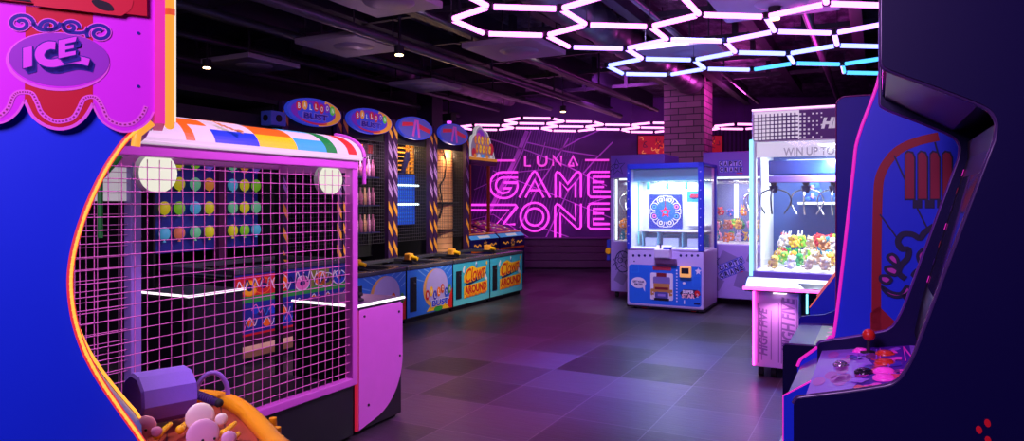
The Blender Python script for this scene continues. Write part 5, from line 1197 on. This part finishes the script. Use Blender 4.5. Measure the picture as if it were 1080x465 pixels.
for x in (s0+.12, -2.7, -2.36): b.box(x-.008, x+.008, US+.32, su1-.24, zW0, zz-.015, mat('pane_cyan', S(120, 195, 205), .2))
b.box(s0+.08, s1-.05, su1-.3, su1-.23, zW0, zW0+.17, mat('bin_cyan', S(80, 165, 185), .3)); b.build('shelf', star)
for x, w_ in ((-2.81, .17), (-2.53, .22), (-2.2, .2)):
    o = MB().box(x-w_/2, x+w_/2, US+.36, US+.52, zW0+.002, zW0+.12, mat('prize_box_pale', S(190, 220, 228), .4), .006).build('prize_box', base=(x, US+.44, zW0))
    tag(o, 'pale prize box %s on the floor of the blue framed machine' % ('at the left' if x < -2.7 else 'in the middle' if x < -2.4 else 'at the right'), 'box', 'prize boxes in the blue framed machine')
for x in (684, 704, 724):
    v, z = on_u(x, 198, US+.36); b = MB(); b.box(v-.02, v+.02, US+.34, US+.38, z-.02, z+.08, mat('hook_teal', S(40, 120, 130), .3), .004); b.build('hook', star)
for v in (s0+.1, s1-.1):
    for u in (US+.08, su1-.1):
        b = MB(); b.cyl((v-.018, u, .032), (v+.018, u, .032), .032, RUBBER, n=12); b.box(v-.012, v+.012, u-.012, u+.012, .03, zs(325), DARK); b.build('castor', star)
for x in (679, 731): v = Sf(x, 328)[0]; b = MB(); b.cyl((v-.03, US+.04, .03), (v+.03, US+.04, .03), .02, RED, n=10); b.build('brake_pedal', star)

# ================================================================ the two lilac cranes behind it
def doodle(f, cx, cz, s, k=2):
    for pts in ([(-.5, .1), (-.2, .25), (-.1, .6), (.1, .25), (.5, .3), (.2, 0), (.35, -.45), (0, -.2), (-.35, -.5), (-.25, -.1)],): f.stroke([(cx+x*s, cz+z*s) for x, z in pts], .014, NAVY, k, True)
    f.stroke(arc(cx-.02, cz+.02, .14*s, .14*s, 0, 360, 12), .012, NAVY, k, True); f.stroke([(cx-.6*s, cz-.3*s), (cx-.4*s, cz-.1*s)], .012, NAVY, k)
def crane(v0, v1, label, right):
    u0, u1 = 10.16, 11.0; t = thing('claw_machine', label, 'claw machine', ((v0+v1)/2, u0+.4, 0), group='lilac claw machines before the brick pillar')
    BODY = mat('crane_lilac', S(160, 140, 210), .35); HEAD = mat('crane_header_violet', S(110, 80, 185), .35)
    zwin0, zwin1, zt_ = .86, 1.82, 2.17
    b = MB(); b.box(v0, v1, u0, u1, .09, zwin0, BODY, .012); hb = MB(); hb.box(v0, v1, u0, u1, zwin1, zt_, HEAD, .012); hf_ = Face(hb, (0, u0, 0), (1, 0, 0), (0, 0, 1), .002)
    f = Face(b, (0, u0, 0), (1, 0, 0), (0, 0, 1), .002); TILE = mat('tile_grey', S(125, 112, 165), .4)
    for x, z, s_, a in ((.36, .62, .16, .35), (.62, .36, .18, .5), (.2, .3, .12, .3), (.75, .68, .12, .4)):
        c, n = math.cos(a)*s_, math.sin(a)*s_; X, Z = v0+x*(v1-v0), z; f.fill([(X-c, Z-n), (X+n, Z-c), (X+c, Z+n), (X-n, Z+c)], TILE, 1)
    def tiles(f, word, x0, z0, w, h, a, k):
        n = len(word)
        for i, ch in enumerate(word):
            X = x0+(i+.5)*w*math.cos(a); Z = z0+(i+.5)*w*math.sin(a); c, s_ = math.cos(a), math.sin(a)
            for e, m, kk in ((1, mat('tile_blue', S(45, 60, 180), .4), 0), (.8, mat('tile_white_blue', S(165, 165, 225), .4), 1)):
                f.fill([(X+dx*w/2*e*c-dz*h/2*e*s_, Z+dx*w/2*e*s_+dz*h/2*e*c) for dx, dz in ((-1, -1), (1, -1), (1, 1), (-1, 1))], m, k+kk)
            f.text(ch, X-w*.33, X+w*.33, Z-h*.36, Z+h*.36, NAVY, k+2, rot=a, off=.06)
    if right:
        tiles(hf_, 'CAPTO', v0+.22, 2.0, .066, .09, 0, 2); tiles(hf_, 'CRANE', v0+.23, 1.915, .066, .085, 0, 2); hf_.rect(v0+.47, v0+.55, 1.855, 1.868, RED, 2)
        tiles(f, 'CAPTO', v0+.22, .50, .075, .10, .42, 2); tiles(f, 'CRANE', v0+.23, .395, .075, .10, .42, 2); f.fill([(v0+.47, .45), (v0+.56, .48), (v0+.56, .492), (v0+.47, .462)], RED, 2)
        doodle(f, v0+.17, .62, .13); doodle(f, v0+.12, .47, .1)
    else:
        doodle(hf_, v0+.12, 1.98, .22); doodle(f, v0+.18, .55, .26); f.stroke(arc(v0+.2, .55, .12, .16, 0, 360, 16), .016, NAVY, 2, True)
    b.build('body', t); hb.build('header', t)
    for x in (v0, v1-.05):
        for y in (u0, u1-.05): b = MB(); b.box(x, x+.05, y, y+.05, zwin0, zwin1, BODY, .008); b.build('case_post', t)
    b = MB(); b.box(v0+.05, v1-.05, u1-.06, u1-.04, zwin0, zwin1, mat('crane_back', S(110, 120, 170), .4)); b.box(v0+.05, v1-.05, u0+.05, u1-.06, zwin0-.004, zwin0+.002, WALLW); b.build('case_lining', t)
    b = MB(); b.box(v0+.05, v1-.05, u0+.012, u0+.018, zwin0, zwin1, GLASS); b.box(v0+.012, v0+.018, u0+.05, u1-.05, zwin0, zwin1, GLASS); b.box(v1-.018, v1-.012, u0+.05, u1-.05, zwin0, zwin1, GLASS); b.build('glass', t)
    b = MB(); b.box(v0+.06, v0+.09, u0+.05, u0+.07, zwin0+.02, zwin1-.02, LEDC)
    if right: b.box(v0+.30, v0+.36, u1-.085, u1-.065, zwin0+.35, zwin1-.04, LEDC)
    b.box(v0+.12, v1-.1, u0+.06, u0+.1, zwin1-.03, zwin1-.005, LEDC); b.build('case_light', t)
    b = MB(); cxv = v0+(.62 if right else .17); b.box(v0+.08, v1-.08, u0+.3, u0+.36, zwin1-.1, zwin1-.06, CHROME)
    zc_ = 1.6; b.cyl((cxv, u0+.3, zwin1-.1), (cxv, u0+.3, zc_), .02, CHROME, n=10); b.ball((cxv, u0+.3, zc_), .055, CHROME, 12, 8)
    for k in range(3): a = k*2*PI/3; b.tube(smooth([(cxv, u0+.3, zc_), (cxv+.13*math.cos(a), u0+.3+.13*math.sin(a), zc_-.06), (cxv+.15*math.cos(a), u0+.3+.15*math.sin(a), zc_-.16), (cxv+.07*math.cos(a), u0+.3+.07*math.sin(a), zc_-.27)], 4), .01, CHROME, 6)
    b.build('claw', t)
    for v in (v0+.08, v1-.08):
        for u in (u0+.08, u1-.08): b = MB(); b.cyl((v-.02, u, .04), (v+.02, u, .04), .04, RUBBER, n=12); b.box(v-.012, v+.012, u-.012, u+.012, .04, .09, DARK); b.build('castor', t)
    if not right:
        b = MB(); b.box(v0-.1, v0, u0+.1, u0+.3, .55, .87, mat('dispenser_blue', S(45, 60, 180), .4), .012); b.cyl((v0-.06, u0+.095, .7), (v0-.06, u0+.07, .7), .05, YELLOW, n=14); b.build('ticket_dispenser', t)
    return zwin0
pal2 = [9, 2, 7, 3, 8, 0, 11, 10, 5, 6, 4, 0]
for v0_, v1_, lab, rt in ((-3.62, -2.78, 'lilac claw machine with doodles, on the left behind the blue framed one', False), (-2.22, -1.28, 'lilac claw machine with lettered tiles, on the right behind the blue framed one', True)):
    zf = crane(v0_, v1_, lab, rt); sd = 'right' if rt else 'left'
    for j in range(3):
        for lay in range(2 if j < 2 else 3):
            for i in range(5):
                ci = pal2[rp.randrange(12)]; st = rp.randrange(3); v = v0_+.14+i*(v1_-v0_-.28)/4+rp.uniform(-.02, .02)
                plush(v, 10.30+j*.2, zf+.012+lay*.18+rp.uniform(0, .02), rp.uniform(.062, .069), ci, st, rp.uniform(-.25, .2), rp.uniform(-.7, .7), '%s plush %s in %s lilac claw machine, %s, %s layer' % (PC[ci][0], SN[st], sd, ('front row', 'middle row', 'back row')[j], ('bottom', 'second', 'top')[lay]), 'plush toys in the %s lilac claw machine' % sd, rp.uniform(-.25, .25))
# ================================================================ light, world, camera
w = bpy.data.worlds.new('hall_dark'); bpy.context.scene.world = w; w.use_nodes = True
w.node_tree.nodes['Background'].inputs['Color'].default_value = (.25, .10, .6, 1); w.node_tree.nodes['Background'].inputs['Strength'].default_value = .03
lamp('added_fill_violet', 'AREA', (-1.2, -1.0, 2.9), 95, (.80, .42, 1), size=1.0, target=(-1.9, 3.0, 1.3))  # unseen violet fill added behind the camera for the awning and near panels
lamp('added_fill_magenta', 'SPOT', (-3.0, 5.2, 3.4), 480, (1, .0, .75), size=.25, target=(-2.8, 5.5, 0), spot=72)  # unseen spot added to tint the middle of the floor magenta
lamp('added_fill_blue', 'SPOT', (-1.4, 6.4, 3.4), 2100, (.09, .15, 1), size=.25, target=(-1.25, 6.0, 0), spot=62)  # unseen spot added to tint the right of the floor blue
lamp('added_fill_booth', 'SPOT', (-3.3, 7.4, 3.25), 560, (1, .86, .74), size=.25, target=(-5.6, 8.1, 1.15), spot=62)  # added spot without a fixture, brightens booth fronts and posts
lamp('added_fill_wide_booth', 'SPOT', (-3.6, 5.2, 3.25), 170, (1, .85, .85), size=.25, target=(-5.1, 5.1, .75), spot=60)  # added spot, no fixture, lifts the booth art behind the cage
lamp('added_fill_crane', 'SPOT', (-2.0, 6.9, 3.3), 600, (.60, .42, 1), size=.3, target=(-2.4, 9.8, .9), spot=60)  # unseen violet spot added to brighten the far crane fronts
lamp('added_fill_wall', 'SPOT', (-4.2, 11.0, 3.5), 260, (.70, .10, 1), size=.3, target=(-4.6, 14.8, 1.8), spot=105)  # unseen purple spot added to wash the mural wall
lamp('added_fill_pillar', 'POINT', (-2.05, 12.0, 3.2), 30, (1, .08, .75), size=.15)  # added magenta point beside the pillar, no fixture
lamp('added_fill_brick', 'SPOT', (-3.5, 10.2, 3.5), 22, (.85, .25, 1), size=.2, target=(-2.9, 11.8, 2.7), spot=70)  # added spot without a fixture for the brick face
lamp('added_fill_far_right', 'POINT', (-.7, 9.2, 2.75), 45, (1, .05, .7), size=.25)  # added magenta point, no fixture, tints the far right ceiling
lamp('added_fill_cage', 'SPOT', (-1.0, 3.2, 3.3), 400, (.95, .38, 1), size=.3, target=(-2.95, 3.2, .8), spot=75)  # unseen spot added to brighten the cage and pink counter panel
lamp('case_lamp_white', 'AREA', (-.3, UH+.4, 1.93), 56, (.80, .92, 1), size=.8, target=(-.3, UH+.4, 0))
lamp('added_case_fill', 'AREA', (-.3, UH+.10, zw-.02), 24, (.95, .97, 1), size=.12, target=(-.3, UH+.2, zr))  # fill added for front toys that the gantry shades
lamp('case_lamp_cyan', 'AREA', (-2.52, US+.36, zs(190)-.015), 21, (.84, .97, 1), size=.75, target=(-2.52, US+.36, .8))
for v in (-3.2, -1.75): lamp('case_lamp_crane', 'AREA', (v, 10.5, 1.78), 14, (.95, .95, 1), size=.4, target=(v, 10.5, 0))
lamp('added_fill_cabinet', 'SPOT', (-.5, 2.3, 3.3), 120, (.75, .28, 1), size=.15, target=(-.02, 2.15, 1.0), spot=22, blend=.8)  # unseen spot added to lift the near control panel print
lamp('console_lamp', 'SPOT', (V0+.22, UH-.11, zc0-.06), 5, (1, .45, .85), size=.03, target=(V0+.18, UH-.01, 0), spot=130)
lamp('added_tray_fill', 'SPOT', (.2, .3, 1.9), 30, (1, .85, .75), frame=I, size=.06, target=(.18, .28, .7), spot=50)  # unseen lamp added under the awning to brighten tray and mallet
lamp('added_booth_fill_pink', 'POINT', (-6.02, 7.3, 2.04), 9, (1, .55, .85), size=.05)  # point added inside the booth to brighten the bottles
lamp('added_booth_fill_orange', 'POINT', (-6.02, 8.35, 2.2), 7, (1, .65, .25), size=.05)  # added point, no bulb modelled, brightens the ladder
lamp('added_booth_fill_tan', 'POINT', (-6.03, 9.4, 2.2), 12, (1, .6, .3), size=.05)  # added point in front of the column to brighten it
cam = bpy.data.cameras.new('camera'); co = bpy.data.objects.new('camera', cam); C.objects.link(co)
co.location = (0, 0, CAMZ); co.rotation_euler = (PI/2, 0, 0); cam.sensor_width = 36; cam.lens = 36*FPX/1080; cam.shift_y = -(232.5-HY)/1080; cam.clip_start = .02
sc_ = bpy.context.scene; sc_.camera = co
sc_.view_settings.view_transform = 'Standard'; sc_.view_settings.look = 'None'; sc_.view_settings.gamma = 1; sc_.view_settings.exposure = 0; sc_.view_settings.use_curve_mapping = False
sc_.cycles.max_bounces = 6; sc_.cycles.sample_clamp_indirect = 3; sc_.cycles.use_denoising = True; sc_.cycles.transparent_max_bounces = 12
